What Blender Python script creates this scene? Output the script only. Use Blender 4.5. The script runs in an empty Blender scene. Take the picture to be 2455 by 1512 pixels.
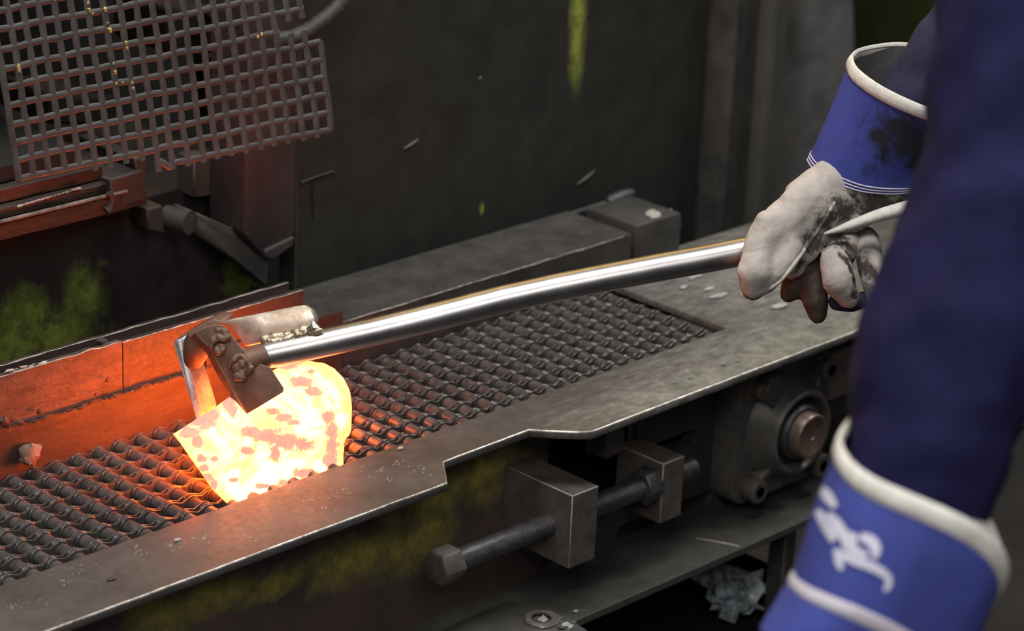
import bpy, bmesh, math, random
from mathutils import Vector, Matrix, noise
from mathutils.bvhtree import BVHTree
random.seed(7)
S = bpy.context.scene
COL = S.collection
V = Vector

# ------------------------------------------------------------------ camera, world, lamps, exposure
FPX, CX, CY = 6500.0, 1227.5, 756.0
CAM = V((0.0, 0.0, 1.797))
R_ = V((0.70973799, -0.70332083, 0.0401472))      # image right
D_ = V((-0.22746614, -0.28273303, -0.93183753))   # image down
F_ = V((0.66673168, 0.65222837, -0.36064804))     # view direction
cam = bpy.data.cameras.new('camera')
camo = bpy.data.objects.new('camera', cam)
COL.objects.link(camo)
camo.matrix_world = Matrix(((R_.x, -D_.x, -F_.x, CAM.x), (R_.y, -D_.y, -F_.y, CAM.y),
                            (R_.z, -D_.z, -F_.z, CAM.z), (0, 0, 0, 1)))
cam.sensor_width = 36.0
cam.lens = FPX / 2455 * 36.0
cam.clip_start = 0.05
cam.dof.use_dof = True
cam.dof.focus_distance = 2.60
cam.dof.aperture_fstop = 5.6
S.camera = camo
w = bpy.data.worlds.new('hall_ambient')
S.world = w
w.use_nodes = True
w.node_tree.nodes['Background'].inputs[0].default_value = (0.80, 0.86, 1.0, 1)
w.node_tree.nodes['Background'].inputs[1].default_value = 0.05


def lamp(name, loc, target, sx, sy, power, color):
    d = bpy.data.lights.new(name, 'AREA')
    d.shape = 'RECTANGLE'
    d.size, d.size_y, d.energy, d.color = sx, sy, power, color
    o = bpy.data.objects.new(name, d)
    COL.objects.link(o)
    o.location = loc
    o.rotation_euler = (V(target) - V(loc)).to_track_quat('-Z', 'Y').to_euler()
    return o


lamp('overhead_lamp', (1.15, 1.55, 3.6), (1.75, 1.8, 0.7), 1.8, 0.6, 74, (1.0, 0.97, 0.93))
lamp('aisle_lamp', (3.9, 1.4, 3.3), (2.1, 1.6, 0.8), 1.2, 0.5, 55, (1.0, 0.98, 0.95))
lamp('rear_lamp', (0.0, -0.3, 2.75), (1.7, 1.7, 0.75), 2.4, 1.0, 46, (1.0, 0.96, 0.92))
lamp('gold_band_light', (2.55, 3.45, 2.75), (1.65, 1.75, 0.85), 3.8, 0.9, 26, (1.0, 0.60, 0.14))  # unseen warm light added to put a gold reflection along the tongs handle
vs = S.view_settings
vs.view_transform = 'Standard'
vs.look = 'None'
vs.exposure = 0.0
vs.gamma = 1.0
vs.use_curve_mapping = False

ZC = 0.70                                          # conveyor table height


def ray(px, py):
    return R_ * ((px - CX) / FPX) + D_ * ((py - CY) / FPX) + F_


def PZ(px, py, z=0.0):
    r = ray(px, py)
    return CAM + r * ((ZC + z - CAM.z) / r.z)


def PY(px, py, y):
    r = ray(px, py)
    return CAM + r * ((y - CAM.y) / r.y)


def PX(px, py, x):
    r = ray(px, py)
    return CAM + r * ((x - CAM.x) / r.x)


def PD(px, py, d):
    return CAM + ray(px, py) * d


def project(p):
    q = V(p) - CAM
    d = q.dot(F_)
    return CX + FPX * q.dot(R_) / d, CY + FPX * q.dot(D_) / d, d


# ------------------------------------------------------------------ materials
def mk(name):
    m = bpy.data.materials.new(name)
    m.use_nodes = True
    nt = m.node_tree
    return m, nt, nt.nodes['Principled BSDF']


def nd(nt, t, **kw):
    n = nt.nodes.new(t)
    for k, v in kw.items():
        setattr(n, k, v)
    return n


def coords(nt):
    return nd(nt, 'ShaderNodeTexCoord').outputs['Object']


def noise_tex(nt, vec, scale, detail=5, rough=0.6, dist=0.0, stretch=None):
    if stretch:
        mp = nd(nt, 'ShaderNodeMapping')
        mp.inputs['Scale'].default_value = stretch
        nt.links.new(vec, mp.inputs[0])
        vec = mp.outputs[0]
    n = nd(nt, 'ShaderNodeTexNoise')
    n.inputs['Scale'].default_value = scale
    n.inputs['Detail'].default_value = detail
    n.inputs['Roughness'].default_value = rough
    n.inputs['Distortion'].default_value = dist
    nt.links.new(vec, n.inputs['Vector'])
    return n.outputs['Fac']


def ramp(nt, fac, stops):
    r = nd(nt, 'ShaderNodeValToRGB')
    e = r.color_ramp.elements
    while len(e) < len(stops):
        e.new(0.5)
    for el, (p, c) in zip(e, stops):
        el.position = p
        el.color = (c, c, c, 1) if isinstance(c, (int, float)) else (*c, 1)
    nt.links.new(fac, r.inputs[0])
    return r.outputs[0]


def mixc(nt, fac, a, b):
    m = nd(nt, 'ShaderNodeMix', data_type='RGBA')
    for sock, val in ((m.inputs[0], fac), (m.inputs[6], a), (m.inputs[7], b)):
        if isinstance(val, (int, float)):
            sock.default_value = val
        elif isinstance(val, tuple):
            sock.default_value = (*val, 1)
        else:
            nt.links.new(val, sock)
    return m.outputs[2]


def math_n(nt, op, a, b=None, c=None):
    m = nd(nt, 'ShaderNodeMath', operation=op)
    for k, val in enumerate((a, b, c)):
        if val is None:
            continue
        if isinstance(val, (int, float)):
            m.inputs[k].default_value = val
        else:
            nt.links.new(val, m.inputs[k])
    return m.outputs[0]


def bump(nt, bs, h, strength, dist=0.002):
    b = nd(nt, 'ShaderNodeBump')
    b.inputs['Strength'].default_value = strength
    b.inputs['Distance'].default_value = dist
    nt.links.new(h, b.inputs['Height'])
    nt.links.new(b.outputs[0], bs.inputs['Normal'])


def blobs(nt, vec, spots, fade=0.5):
    """Union of soft ellipsoids (cx,cy,cz,rx,ry,rz): 1 inside, 0 outside."""
    out = None
    for (x, y, z, rx, ry, rz) in spots:
        s = nd(nt, 'ShaderNodeVectorMath', operation='SUBTRACT')
        s.inputs[1].default_value = (x, y, z)
        nt.links.new(vec, s.inputs[0])
        d = nd(nt, 'ShaderNodeVectorMath', operation='DIVIDE')
        d.inputs[1].default_value = (rx, ry, rz)
        nt.links.new(s.outputs[0], d.inputs[0])
        l = nd(nt, 'ShaderNodeVectorMath', operation='LENGTH')
        nt.links.new(d.outputs[0], l.inputs[0])
        v = math_n(nt, 'SUBTRACT', 1.0, l.outputs['Value'])
        out = v if out is None else math_n(nt, 'MAXIMUM', out, v)
    return out


def steel(name, base, dark, metallic, rough, scale=30, bumpy=0.25, bdist=0.001, fleck=None, fleck_at=0.72, stretch=None):
    m, nt, bs = mk(name)
    vec = coords(nt)
    n1 = noise_tex(nt, vec, scale, 6, 0.65, 0.3, stretch)
    n2 = noise_tex(nt, vec, scale * 5.5, 5, 0.7)
    c = mixc(nt, ramp(nt, n1, [(0.35, 0.0), (0.65, 1.0)]), dark, base)
    if fleck:
        c = mixc(nt, ramp(nt, noise_tex(nt, vec, scale * 2.2, 8, 0.75, 1.2), [(fleck_at, 0.0), (fleck_at + 0.05, 1.0)]), c, fleck)
    nt.links.new(c, bs.inputs['Base Color'])
    bs.inputs['Metallic'].default_value = metallic
    r = ramp(nt, n2, [(0.3, max(0.05, rough - 0.12)), (0.7, min(1, rough + 0.12))])
    nt.links.new(r, bs.inputs['Roughness'])
    bump(nt, bs, math_n(nt, 'ADD', n1, math_n(nt, 'MULTIPLY', n2, 0.5)), bumpy, bdist)
    return m


def painted(name, base, dark, paint, spots, keep=0.0, rough=0.55, scale=26, bumpy=0.3, sharp=0.05, vstretch=0.45, namp=2.6):
    """Dark grimy steel that still carries patches of old paint at given spots."""
    m, nt, bs = mk(name)
    vec = coords(nt)
    n1 = noise_tex(nt, vec, scale, 7, 0.7, 0.5)
    n2 = noise_tex(nt, vec, scale * 1.6, 9, 0.72, 0.8, (1, 1, vstretch))
    c = mixc(nt, ramp(nt, n1, [(0.35, 0.0), (0.65, 1.0)]), dark, base)
    f = math_n(nt, 'ADD', blobs(nt, vec, spots), math_n(nt, 'MULTIPLY', math_n(nt, 'SUBTRACT', n2, 0.5), namp))
    f = math_n(nt, 'ADD', f, keep)
    mask = ramp(nt, f, [(0.32 - sharp, 0.0), (0.32 + sharp * 3.0, 1.0)])
    p2 = tuple(k * 0.35 for k in paint)
    pc = mixc(nt, ramp(nt, noise_tex(nt, vec, scale * 3, 6, 0.7), [(0.35, 0.0), (0.62, 1.0)]), p2, paint)
    nt.links.new(mixc(nt, mask, c, pc), bs.inputs['Base Color'])
    bs.inputs['Roughness'].default_value = rough
    bs.inputs['Metallic'].default_value = 0.1
    bump(nt, bs, math_n(nt, 'ADD', n1, mask), bumpy, 0.001)
    return m


def cloth(name, base, dark, stain_shade=None, spots=None, scale=900, rough=0.9, blotch=14, wrinkle=0.25):
    m, nt, bs = mk(name)
    vec = coords(nt)
    n1 = noise_tex(nt, vec, blotch, 6, 0.62, 0.4)
    n2 = noise_tex(nt, vec, scale, 2, 0.5)
    n3 = noise_tex(nt, vec, blotch * 2.2, 3, 0.5, 1.0)
    c = mixc(nt, ramp(nt, n1, [(0.35, 0.0), (0.65, 1.0)]), dark, base)
    if stain_shade:
        f = math_n(nt, 'ADD', blobs(nt, vec, spots), math_n(nt, 'MULTIPLY', math_n(nt, 'SUBTRACT', noise_tex(nt, vec, blotch * 3.5, 7, 0.65, 0.7), 0.5), 2.2))
        c = mixc(nt, ramp(nt, f, [(0.1, 0.0), (0.55, 1.0)]), c, stain_shade)
    nt.links.new(c, bs.inputs['Base Color'])
    bs.inputs['Roughness'].default_value = rough
    bs.inputs['Specular IOR Level'].default_value = 0.2
    bump(nt, bs, math_n(nt, 'ADD', math_n(nt, 'MULTIPLY', n2, 0.12), n3), wrinkle, 0.006)
    return m


M = {}
def plate_material():
    m, nt, bs = mk('worn_plate_steel')
    vec = coords(nt)
    n1 = noise_tex(nt, vec, 22, 6, 0.65, 0.3)
    n2 = noise_tex(nt, vec, 120, 5, 0.7)
    n3 = noise_tex(nt, vec, 42, 8, 0.72, 0.8)
    n4 = noise_tex(nt, vec, 70, 6, 0.7, 0.4, (0.35, 1.6, 1))
    c = mixc(nt, ramp(nt, n1, [(0.35, 0.0), (0.65, 1.0)]), (0.050, 0.046, 0.043), (0.080, 0.075, 0.070))
    c = mixc(nt, ramp(nt, n3, [(0.68, 0.0), (0.74, 1.0)]), c, (0.24, 0.22, 0.19))
    far = blobs(nt, vec, [(2.25, 1.72, ZC, 0.42, 0.16, 1), (2.36, 1.90, ZC, 0.26, 0.26, 1), (2.05, 1.72, ZC, 0.30, 0.07, 1)])
    f = math_n(nt, 'ADD', far, math_n(nt, 'MULTIPLY', math_n(nt, 'SUBTRACT', n4, 0.5), 1.6))
    pale = mixc(nt, ramp(nt, n3, [(0.40, 0.0), (0.62, 1.0)]), (0.105, 0.106, 0.096), (0.215, 0.210, 0.190))
    c = mixc(nt, ramp(nt, f, [(0.15, 0.0), (0.75, 1.0)]), c, pale)
    nt.links.new(c, bs.inputs['Base Color'])
    nt.links.new(ramp(nt, n2, [(0.3, 0.38), (0.7, 0.60)]), bs.inputs['Roughness'])
    bump(nt, bs, math_n(nt, 'ADD', n1, math_n(nt, 'MULTIPLY', n2, 0.5)), 0.25, 0.0006)
    return m


M['plate'] = plate_material()
M['edge'] = steel('bare_edge_steel', (0.62, 0.58, 0.53), (0.20, 0.18, 0.16), 0.75, 0.38, 90, 0.5, 0.0006)
M['tan'] = steel('tan_paint', (0.30, 0.235, 0.19), (0.22, 0.17, 0.14), 0.0, 0.6, 30, 0.1)
M['brass'] = steel('brassy_flecks', (0.62, 0.46, 0.16), (0.35, 0.26, 0.10), 0.2, 0.5, 90)
M['scratch'] = steel('scratch_highlight_metal', (0.42, 0.39, 0.35), (0.26, 0.24, 0.21), 0.1, 0.6, 90)  # for scratches, and for painted highlights on rail and block edges
M['dark'] = steel('dark_machine_steel', (0.062, 0.060, 0.054), (0.030, 0.028, 0.026), 0.15, 0.58, 18, 0.25, 0.001)
M['panel'] = painted('grimy_press_panel', (0.024, 0.0275, 0.0215), (0.0145, 0.0150, 0.0135), (0.30, 0.35, 0.055),
                     [(2.278, 2.14, z_, 0.027, 0.3, 0.14) for z_ in (0.955, 1.00, 1.06, 1.12, 1.18, 1.25)] + [(*PY(1155, 500, 2.14), 0.008, .3, .014)], -0.12, 0.62, 20, 0.12, 0.12, 0.3, 0.8)
M['side'] = painted('conveyor_side_paint', (0.105, 0.072, 0.062), (0.060, 0.042, 0.038), (0.40, 0.35, 0.075),
                    [(*PY(px, py, 1.80), a, 0.3, c) for px, py, a, c in ((980, 1300, 0.085, 0.045), (1000, 1200, 0.08, 0.06), (840, 1340, 0.10, 0.04), (1150, 1130, 0.08, 0.05), (650, 1400, 0.08, 0.022), (380, 1480, 0.06, 0.05), (560, 1420, .08, .022), (480, 1440, .09, .026), (1040, 1260, .05, .05))],
                    0.02, 0.6, 13, 0.3, 0.20, 1.0, 1.5)
M['rearwall'] = painted('press_base_paint', (0.030, 0.024, 0.022), (0.014, 0.011, 0.010), (0.18, 0.215, 0.036),
                        [(*PY(px, py, 2.20), a, 0.3, c) for px, py, a, c in ((60, 760, 0.06, 0.055), (200, 710, 0.045, 0.055), (150, 800, 0.07, 0.05), (560, 640, 0.022, 0.020), (580, 680, 0.04, 0.018), (20, 840, .06, .04))],
                        -0.02, 0.6, 20, 0.3, 0.14, 0.7, 1.8)
M['void'] = steel('recess_shade_steel', (0.0035, 0.003, 0.003), (0.002, 0.0018, 0.0018), 0.0, 0.85, 12)  # near black: shade of the cavity and recesses put into the colour
M['chain'] = steel('oiled_chain_steel', (0.100, 0.092, 0.088), (0.042, 0.038, 0.036), 0.10, 0.30, 120, 0.25, 0.0004, (0.30, 0.27, 0.24), 0.74)
M['link'] = steel('link_plate_steel', (0.090, 0.083, 0.079), (0.045, 0.040, 0.038), 0.20, 0.26, 150, 0.2, 0.0003)
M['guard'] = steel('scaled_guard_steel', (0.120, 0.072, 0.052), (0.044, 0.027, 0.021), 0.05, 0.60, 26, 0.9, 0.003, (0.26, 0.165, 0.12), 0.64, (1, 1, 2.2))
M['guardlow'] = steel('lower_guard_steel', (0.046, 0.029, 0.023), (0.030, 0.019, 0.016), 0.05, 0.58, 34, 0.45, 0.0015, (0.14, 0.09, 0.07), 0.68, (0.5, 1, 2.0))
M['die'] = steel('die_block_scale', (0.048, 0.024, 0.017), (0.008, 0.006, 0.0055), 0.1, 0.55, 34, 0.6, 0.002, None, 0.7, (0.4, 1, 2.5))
M['ram'] = steel('primered_column', (0.042, 0.033, 0.033), (0.026, 0.021, 0.021), 0.0, 0.6, 16, 0.15)
M['mesh'] = steel('mesh_wire_steel', (0.072, 0.066, 0.064), (0.045, 0.041, 0.040), 0.05, 0.48, 60, 0.35, 0.0008, (0.55, 0.42, 0.16), 0.735)
def pipe_material():
    m, nt, bs = mk('polished_pipe_steel')
    vec = coords(nt)
    n1 = noise_tex(nt, vec, 30, 4, 0.6)
    nt.links.new(mixc(nt, ramp(nt, n1, [(0.35, 0.0), (0.65, 1.0)]), (0.40, 0.39, 0.39), (0.47, 0.465, 0.47)), bs.inputs['Base Color'])
    bs.inputs['Metallic'].default_value = 1.0
    nt.links.new(ramp(nt, n1, [(0.3, 0.33), (0.7, 0.39)]), bs.inputs['Roughness'])
    return m


M['pipe'] = pipe_material()
M['jaw'] = steel('forged_jaw_steel', (0.17, 0.088, 0.058), (0.10, 0.052, 0.036), 0.15, 0.50, 46, 0.35, 0.001)
M['jawedge'] = steel('jaw_edge_highlight', (0.36, 0.23, 0.17), (0.20, 0.12, 0.09), 0.3, 0.4, 90, 0.3)  # lighter bevel colour, a painted highlight along the jaw plate's edges
M['jawgrey'] = steel('ground_jaw_steel', (0.34, 0.33, 0.33), (0.20, 0.19, 0.19), 0.7, 0.36, 60, 0.2, 0.0005)
M['flatbar'] = steel('heat_tinted_bar', (0.58, 0.52, 0.46), (0.34, 0.25, 0.18), 0.7, 0.36, 26, 0.12, 0.0005)
M['weld'] = steel('weld_bead_metal', (0.62, 0.54, 0.40), (0.30, 0.24, 0.16), 0.75, 0.33, 160, 0.6, 0.0008)
M['cast'] = steel('cast_bearing_iron', (0.125, 0.115, 0.105), (0.080, 0.073, 0.066), 0.1, 0.46, 60, 0.3, 0.0008)
M['shaft'] = steel('rusty_shaft_steel', (0.26, 0.19, 0.15), (0.15, 0.11, 0.09), 0.5, 0.40, 60, 0.15, 0.0005)
M['block'] = steel('adjuster_block_steel', (0.130, 0.112, 0.100), (0.080, 0.068, 0.060), 0.2, 0.50, 46, 0.2, 0.0006)
M['bolt'] = steel('blackened_bolt_steel', (0.090, 0.088, 0.092), (0.050, 0.048, 0.050), 0.45, 0.42, 80, 0.2, 0.0006)
M['beam'] = steel('scuffed_beam_steel', (0.060, 0.057, 0.054), (0.032, 0.030, 0.029), 0.15, 0.5, 20, 0.2, 0.0008, (0.30, 0.29, 0.29), 0.735)
M['ledge'] = steel('ledge_steel', (0.076, 0.073, 0.066), (0.048, 0.046, 0.041), 0.1, 0.55, 24, 0.15, 0.0006)
M['floor'] = steel('oily_concrete', (0.020, 0.019, 0.018), (0.010, 0.009, 0.009), 0.0, 0.7, 6, 0.3, 0.003)
M['hall'] = steel('sooty_hall_wall', (0.030, 0.032, 0.026), (0.012, 0.014, 0.010), 0.0, 0.9, 2.0, 0.1)
M['olive'] = steel('olive_grey_paint', (0.075, 0.075, 0.062), (0.055, 0.054, 0.045), 0.1, 0.55, 14, 0.1)
M['greenp'] = steel('dark_green_paint', (0.035, 0.060, 0.010), (0.012, 0.020, 0.006), 0.0, 0.6, 3, 0.1)
M['lime'] = steel('lime_machine_paint', (0.20, 0.27, 0.03), (0.12, 0.16, 0.02), 0.0, 0.5, 20, 0.1)
M['greycloth'] = cloth('grey_dust_sheet', (0.16, 0.155, 0.15), (0.085, 0.082, 0.08), wrinkle=0.4, blotch=9)
M['navy'] = cloth('navy_work_cloth', (0.0135, 0.0125, 0.062), (0.0075, 0.007, 0.035), blotch=10, wrinkle=0.35)
M['navylit'] = cloth('navy_cloth_lit', (0.038, 0.040, 0.082), (0.024, 0.025, 0.05), blotch=18, wrinkle=0.3)  # paler copy of the navy cloth, its light put into the colour
M['blue'] = cloth('blue_canvas', (0.062, 0.080, 0.350), (0.044, 0.055, 0.25), (0.020, 0.021, 0.034),
                  [(*PD(px, py, 2.585), a, a, c) for px, py, a, c in ((2200, 340, 0.060, 0.048), (2107, 325, 0.016, 0.014), (2080, 425, 0.035, 0.016))], blotch=9, wrinkle=0.12)
M['blue2'] = cloth('blue_canvas_clean', (0.062, 0.082, 0.350), (0.048, 0.060, 0.24), blotch=12, wrinkle=0.15)
M['leather'] = cloth('grey_glove_leather', (0.56, 0.52, 0.48), (0.36, 0.325, 0.30), (0.075, 0.068, 0.060),  # dark spots paint shade on gusset and finger side, dirt on the fingertip
                     [(*PD(px, py, 2.61), a, 0.06, c) for px, py, a, c in ((2150, 425, 0.055, 0.020), (2120, 500, 0.06, 0.022), (2055, 515, 0.036, 0.022), (2200, 450, .045, .03), (1975, 590, 0.018, 0.018), (1935, 650, 0.014, 0.016), (1790, 718, 0.020, 0.008), (2010, 540, 0.020, 0.014))], blotch=26, wrinkle=0.30)
M['stained_leather'] = cloth('oil_stained_leather', (0.52, 0.48, 0.45), (0.30, 0.27, 0.25), (0.060, 0.046, 0.040),
                     [(*PD(px, py, 2.61), a, 0.06, c) for px, py, a, c in ((2010, 575, 0.02, 0.010), (2042, 650, 0.006, 0.025), (2050, 705, 0.008, 0.008), (2085, 600, 0.012, 0.018), (2110, 650, 0.008, 0.02), (2070, 640, .006, .03))], blotch=30, wrinkle=0.25)
M['sooty_leather'] = cloth('sooty_glove_leather', (0.105, 0.072, 0.060), (0.045, 0.034, 0.030), blotch=40, rough=0.55, wrinkle=0.2)
M['binding'] = cloth('pale_binding_tape', (0.74, 0.72, 0.67), (0.54, 0.52, 0.48), blotch=40, wrinkle=0.15)
M['stitch'] = cloth('pale_thread', (0.62, 0.60, 0.66), (0.5, 0.48, 0.55))
M['print'] = cloth('white_print', (0.74, 0.74, 0.86), (0.60, 0.60, 0.74))
M['skin'] = cloth('skin', (0.55, 0.33, 0.24), (0.5, 0.29, 0.21), rough=0.5, wrinkle=0.02)
M['hair'] = cloth('dark_hair', (0.03, 0.022, 0.018), (0.015, 0.012, 0.01))
M['ash'] = steel('pale_ash_scale', (0.48, 0.48, 0.47), (0.24, 0.24, 0.235), 0.0, 0.7, 120, 0.6, 0.001)
M['rag'] = steel('crumpled_foil', (0.62, 0.70, 0.74), (0.10, 0.12, 0.13), 0.1, 0.4, 50, 0.5, 0.002)
M['rubber'] = steel('dusty_hose_rubber', (0.040, 0.039, 0.037), (0.022, 0.021, 0.020), 0.0, 0.6, 60, 0.3)
M['slag'] = steel('slag_lump', (0.30, 0.17, 0.12), (0.10, 0.08, 0.075), 0.0, 0.7, 90, 0.8, 0.002)
M['black'] = steel('hole_black', (0.004, 0.004, 0.004), (0.003, 0.003, 0.003), 0, 0.9)

# glowing steel: cooler scale patches carry a per-vertex 'scale' value
def hot_material():
    m, nt, bs = mk('glowing_steel')
    vec = coords(nt)
    at = nd(nt, 'ShaderNodeAttribute', attribute_name='scale_patch').outputs['Fac']
    at2 = nd(nt, 'ShaderNodeAttribute', attribute_name='rim').outputs['Fac']
    n1 = noise_tex(nt, vec, 75, 8, 0.68, 0.9)
    n2 = noise_tex(nt, vec, 30, 6, 0.62, 1.2)
    f = math_n(nt, 'ADD', at, math_n(nt, 'MULTIPLY', math_n(nt, 'SUBTRACT', n1, 0.5), 1.5))
    patch = ramp(nt, f, [(0.43, 0.0), (0.56, 1.0)])
    core = mixc(nt, ramp(nt, n2, [(0.40, 0.0), (0.58, 1.0)]), (6.0, 1.30, 0.36), (11.0, 3.0, 1.05))
    core = mixc(nt, at2, core, (3.6, 0.80, 0.20))
    cool = mixc(nt, ramp(nt, n1, [(0.42, 0.0), (0.62, 1.0)]), (0.98, 0.37, 0.30), (1.6, 0.52, 0.30))
    soft = ramp(nt, f, [(0.30, 0.0), (0.46, 1.0)])
    core = mixc(nt, math_n(nt, 'MULTIPLY', soft, 0.75), core, (2.6, 0.74, 0.30))
    col = mixc(nt, patch, core, cool)
    hot3 = nd(nt, 'ShaderNodeAttribute', attribute_name='back_glow').outputs['Fac']
    col = mixc(nt, hot3, col, (46.0, 5.6, 0.5))  # glow of the hidden back raised to throw orange light on the chain
    nt.links.new(col, bs.inputs['Emission Color'])
    bs.inputs['Emission Strength'].default_value = 1.0
    bs.inputs['Base Color'].default_value = (0.10, 0.07, 0.06, 1)
    bs.inputs['Roughness'].default_value = 0.7
    bump(nt, bs, n1, 0.3, 0.002)
    return m


M['hot'] = hot_material()


# ------------------------------------------------------------------ geometry helpers
def frame_of(t, ref=None):
    t = t.normalized()
    ref = ref or (V((0, 0, 1)) if abs(t.z) < 0.9 else V((0, 1, 0)))
    u = t.cross(ref).normalized()
    return u, t.cross(u).normalized()


class MB:
    def __init__(s):
        s.v, s.f, s.m = [], [], []

    def add(s, vs_, fs_, mi=0):
        b = len(s.v)
        s.v += [V(p) for p in vs_]
        s.f += [tuple(i + b for i in f) for f in fs_]
        s.m += [mi] * len(fs_)
        return s

    def box(s, lo, hi, mi=0):
        (a, b, c), (d, e, f) = lo, hi
        return s.add([(a, b, c), (d, b, c), (d, e, c), (a, e, c), (a, b, f), (d, b, f), (d, e, f), (a, e, f)],
                     [(0, 3, 2, 1), (4, 5, 6, 7), (0, 1, 5, 4), (1, 2, 6, 5), (2, 3, 7, 6), (3, 0, 4, 7)], mi)

    def beam(s, p, q, wdt, hgt, up=V((0, 0, 1)), mi=0):
        p, q = V(p), V(q)
        t = (q - p).normalized()
        u = t.cross(up).normalized() * wdt / 2
        n = u.cross(t).normalized() * hgt / 2
        vs_ = [p - u - n, p + u - n, p + u + n, p - u + n, q - u - n, q + u - n, q + u + n, q - u + n]
        return s.add(vs_, [(0, 1, 2, 3), (7, 6, 5, 4), (0, 4, 5, 1), (1, 5, 6, 2), (2, 6, 7, 3), (3, 7, 4, 0)], mi)

    def prism(s, poly, wv, mi=0):
        """poly: list of 3-D points; swept along the vector wv."""
        poly = [V(p) for p in poly]
        wv = V(wv)
        n = len(poly)
        nrm = V((0, 0, 0))
        for i in range(n):
            nrm += poly[i].cross(poly[(i + 1) % n])
        if nrm.dot(wv) > 0:
            poly = poly[::-1]
        fs_ = [tuple(range(n)), tuple(range(2 * n - 1, n - 1, -1))]
        fs_ += [(i, i + n, (i + 1) % n + n, (i + 1) % n) for i in range(n)]
        return s.add(poly + [p + wv for p in poly], fs_, mi)

    def rings(s, rs, cap=True, close=False, mi=0):
        n = len(rs[0])
        vs_ = [p for r in rs for p in r]
        fs_ = []
        m = len(rs)
        for k in range(m if close else m - 1):
            a, b = k * n, ((k + 1) % m) * n
            fs_ += [(a + i, a + (i + 1) % n, b + (i + 1) % n, b + i) for i in range(n)]
        if cap and not close:
            fs_ += [tuple(range(n - 1, -1, -1)), tuple((m - 1) * n + i for i in range(n))]
        return s.add(vs_, fs_, mi)

    def tube(s, pts, rad, n=10, cap=True, close=False, mi=0, flat=1.0, ref=None):
        pts = [V(p) for p in pts]
        m = len(pts)
        rs = []
        u0 = None
        for k in range(m):
            if close:
                t = pts[(k + 1) % m] - pts[k - 1]
            else:
                t = pts[min(k + 1, m - 1)] - pts[max(k - 1, 0)]
            t = t.normalized()
            if u0 is None:
                u0, _ = frame_of(t, ref)
            u0 = (u0 - t * u0.dot(t)).normalized()
            v0 = t.cross(u0)
            r = rad[k] if isinstance(rad, (list, tuple)) else rad
            rs.append([pts[k] + u0 * (math.cos(a) * r) + v0 * (math.sin(a) * r * flat)
                       for a in (2 * math.pi * i / n for i in range(n))])
        return s.rings(rs, cap, close, mi)

    def lathe(s, prof, o, ax, n=32, mi=0, cap=True):
        """prof: (radius, height along ax) pairs."""
        o, ax = V(o), V(ax).normalized()
        u, v_ = frame_of(ax)
        rs = [[o + ax * h + u * (math.cos(a) * r) + v_ * (math.sin(a) * r)
               for a in (2 * math.pi * i / n for i in range(n))] for r, h in prof]
        return s.rings(rs, cap, False, mi)

    def ball(s, c, r, n=10, squash=(1, 1, 1), jit=0.0, mi=0):
        c = V(c)
        rs = []
        sd = random.random() * 50
        for k in range(n // 2 + 1):
            th = math.pi * max(0.02, min(0.98, k / (n // 2)))
            row = []
            for i in range(n):
                a = 2 * math.pi * i / n
                d = V((math.sin(th) * math.cos(a), math.sin(th) * math.sin(a), math.cos(th)))
                rr = r * (1 + jit * noise.noise(d * 1.7 + V((sd, sd, sd))))
                row.append(c + V((d.x * squash[0], d.y * squash[1], d.z * squash[2])) * rr)
            rs.append(row)
        return s.rings(rs, True, False, mi)

    def mesh(s, name, mats, bevel=0.0, segs=1, angle=35, bevel_mat=-1, smooth=True):
        me = bpy.data.meshes.new(name)
        me.from_pydata([tuple(p) for p in s.v], [], s.f)
        for m in (mats if isinstance(mats, (list, tuple)) else [mats]):
            me.materials.append(m)
        me.polygons.foreach_set('material_index', s.m)
        bm = bmesh.new()
        bm.from_mesh(me)
        bmesh.ops.recalc_face_normals(bm, faces=bm.faces)
        if bevel:
            es = [e for e in bm.edges if len(e.link_faces) == 2 and e.calc_face_angle(0) > math.radians(angle)]
            bmesh.ops.bevel(bm, geom=es, offset=bevel, segments=segs, profile=0.5, affect='EDGES', material=bevel_mat, clamp_overlap=True)
        bm.to_mesh(me)
        bm.free()
        if smooth:
            me.shade_smooth()
            me.set_sharp_from_angle(angle=math.radians(40))
        return me

    def build(s, name, mats, parent=None, **kw):
        return link(name, s.mesh(name, mats, **kw), parent)


def link(name, me, parent=None):
    o = bpy.data.objects.new(name, me)
    COL.objects.link(o)
    if parent is not None:
        adopt(o, parent)
    return o


def world_loc(o):
    p = V(o.location)
    while o.parent:
        o = o.parent
        p = p  # parents carry translation only; children keep world coordinates
    return p


def adopt(o, parent):
    """Parent o while its mesh keeps the world coordinates it was built in."""
    o.parent = parent
    off = V((0, 0, 0))
    q = parent
    while q is not None:
        off += V(q.location)
        q = q.parent
    if parent.type == 'EMPTY':
        o.location = V(o.location) - off
    else:
        o.location = V(o.location)


def thing(name, loc, label, cat, group=None):
    o = bpy.data.objects.new(name, None)
    COL.objects.link(o)
    o.location = loc
    o.empty_display_size = 0.05
    return tag(o, label, cat, group)


def tag(o, label, cat, group=None):
    o['label'] = label
    o['category'] = cat
    if group:
        o['group'] = group
    return o


def struct(o):
    o['kind'] = 'structure'
    return o


def stuff(o):
    o['kind'] = 'stuff'
    return o


def lbl(o, text):
    o['label'] = text
    return o


# ------------------------------------------------------------------ the hall
struct(MB().box((-2.5, -2.5, -0.1), (7.5, 6.5, 0.0)).build('floor', M['floor']))
struct(MB().box((-2.5, 5.6, 0.0), (7.5, 5.75, 5.0)).build('wall_back', M['hall']))
struct(MB().box((6.6, -2.5, 0.0), (6.75, 5.6, 5.0)).build('wall_right', M['hall']))

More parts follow.
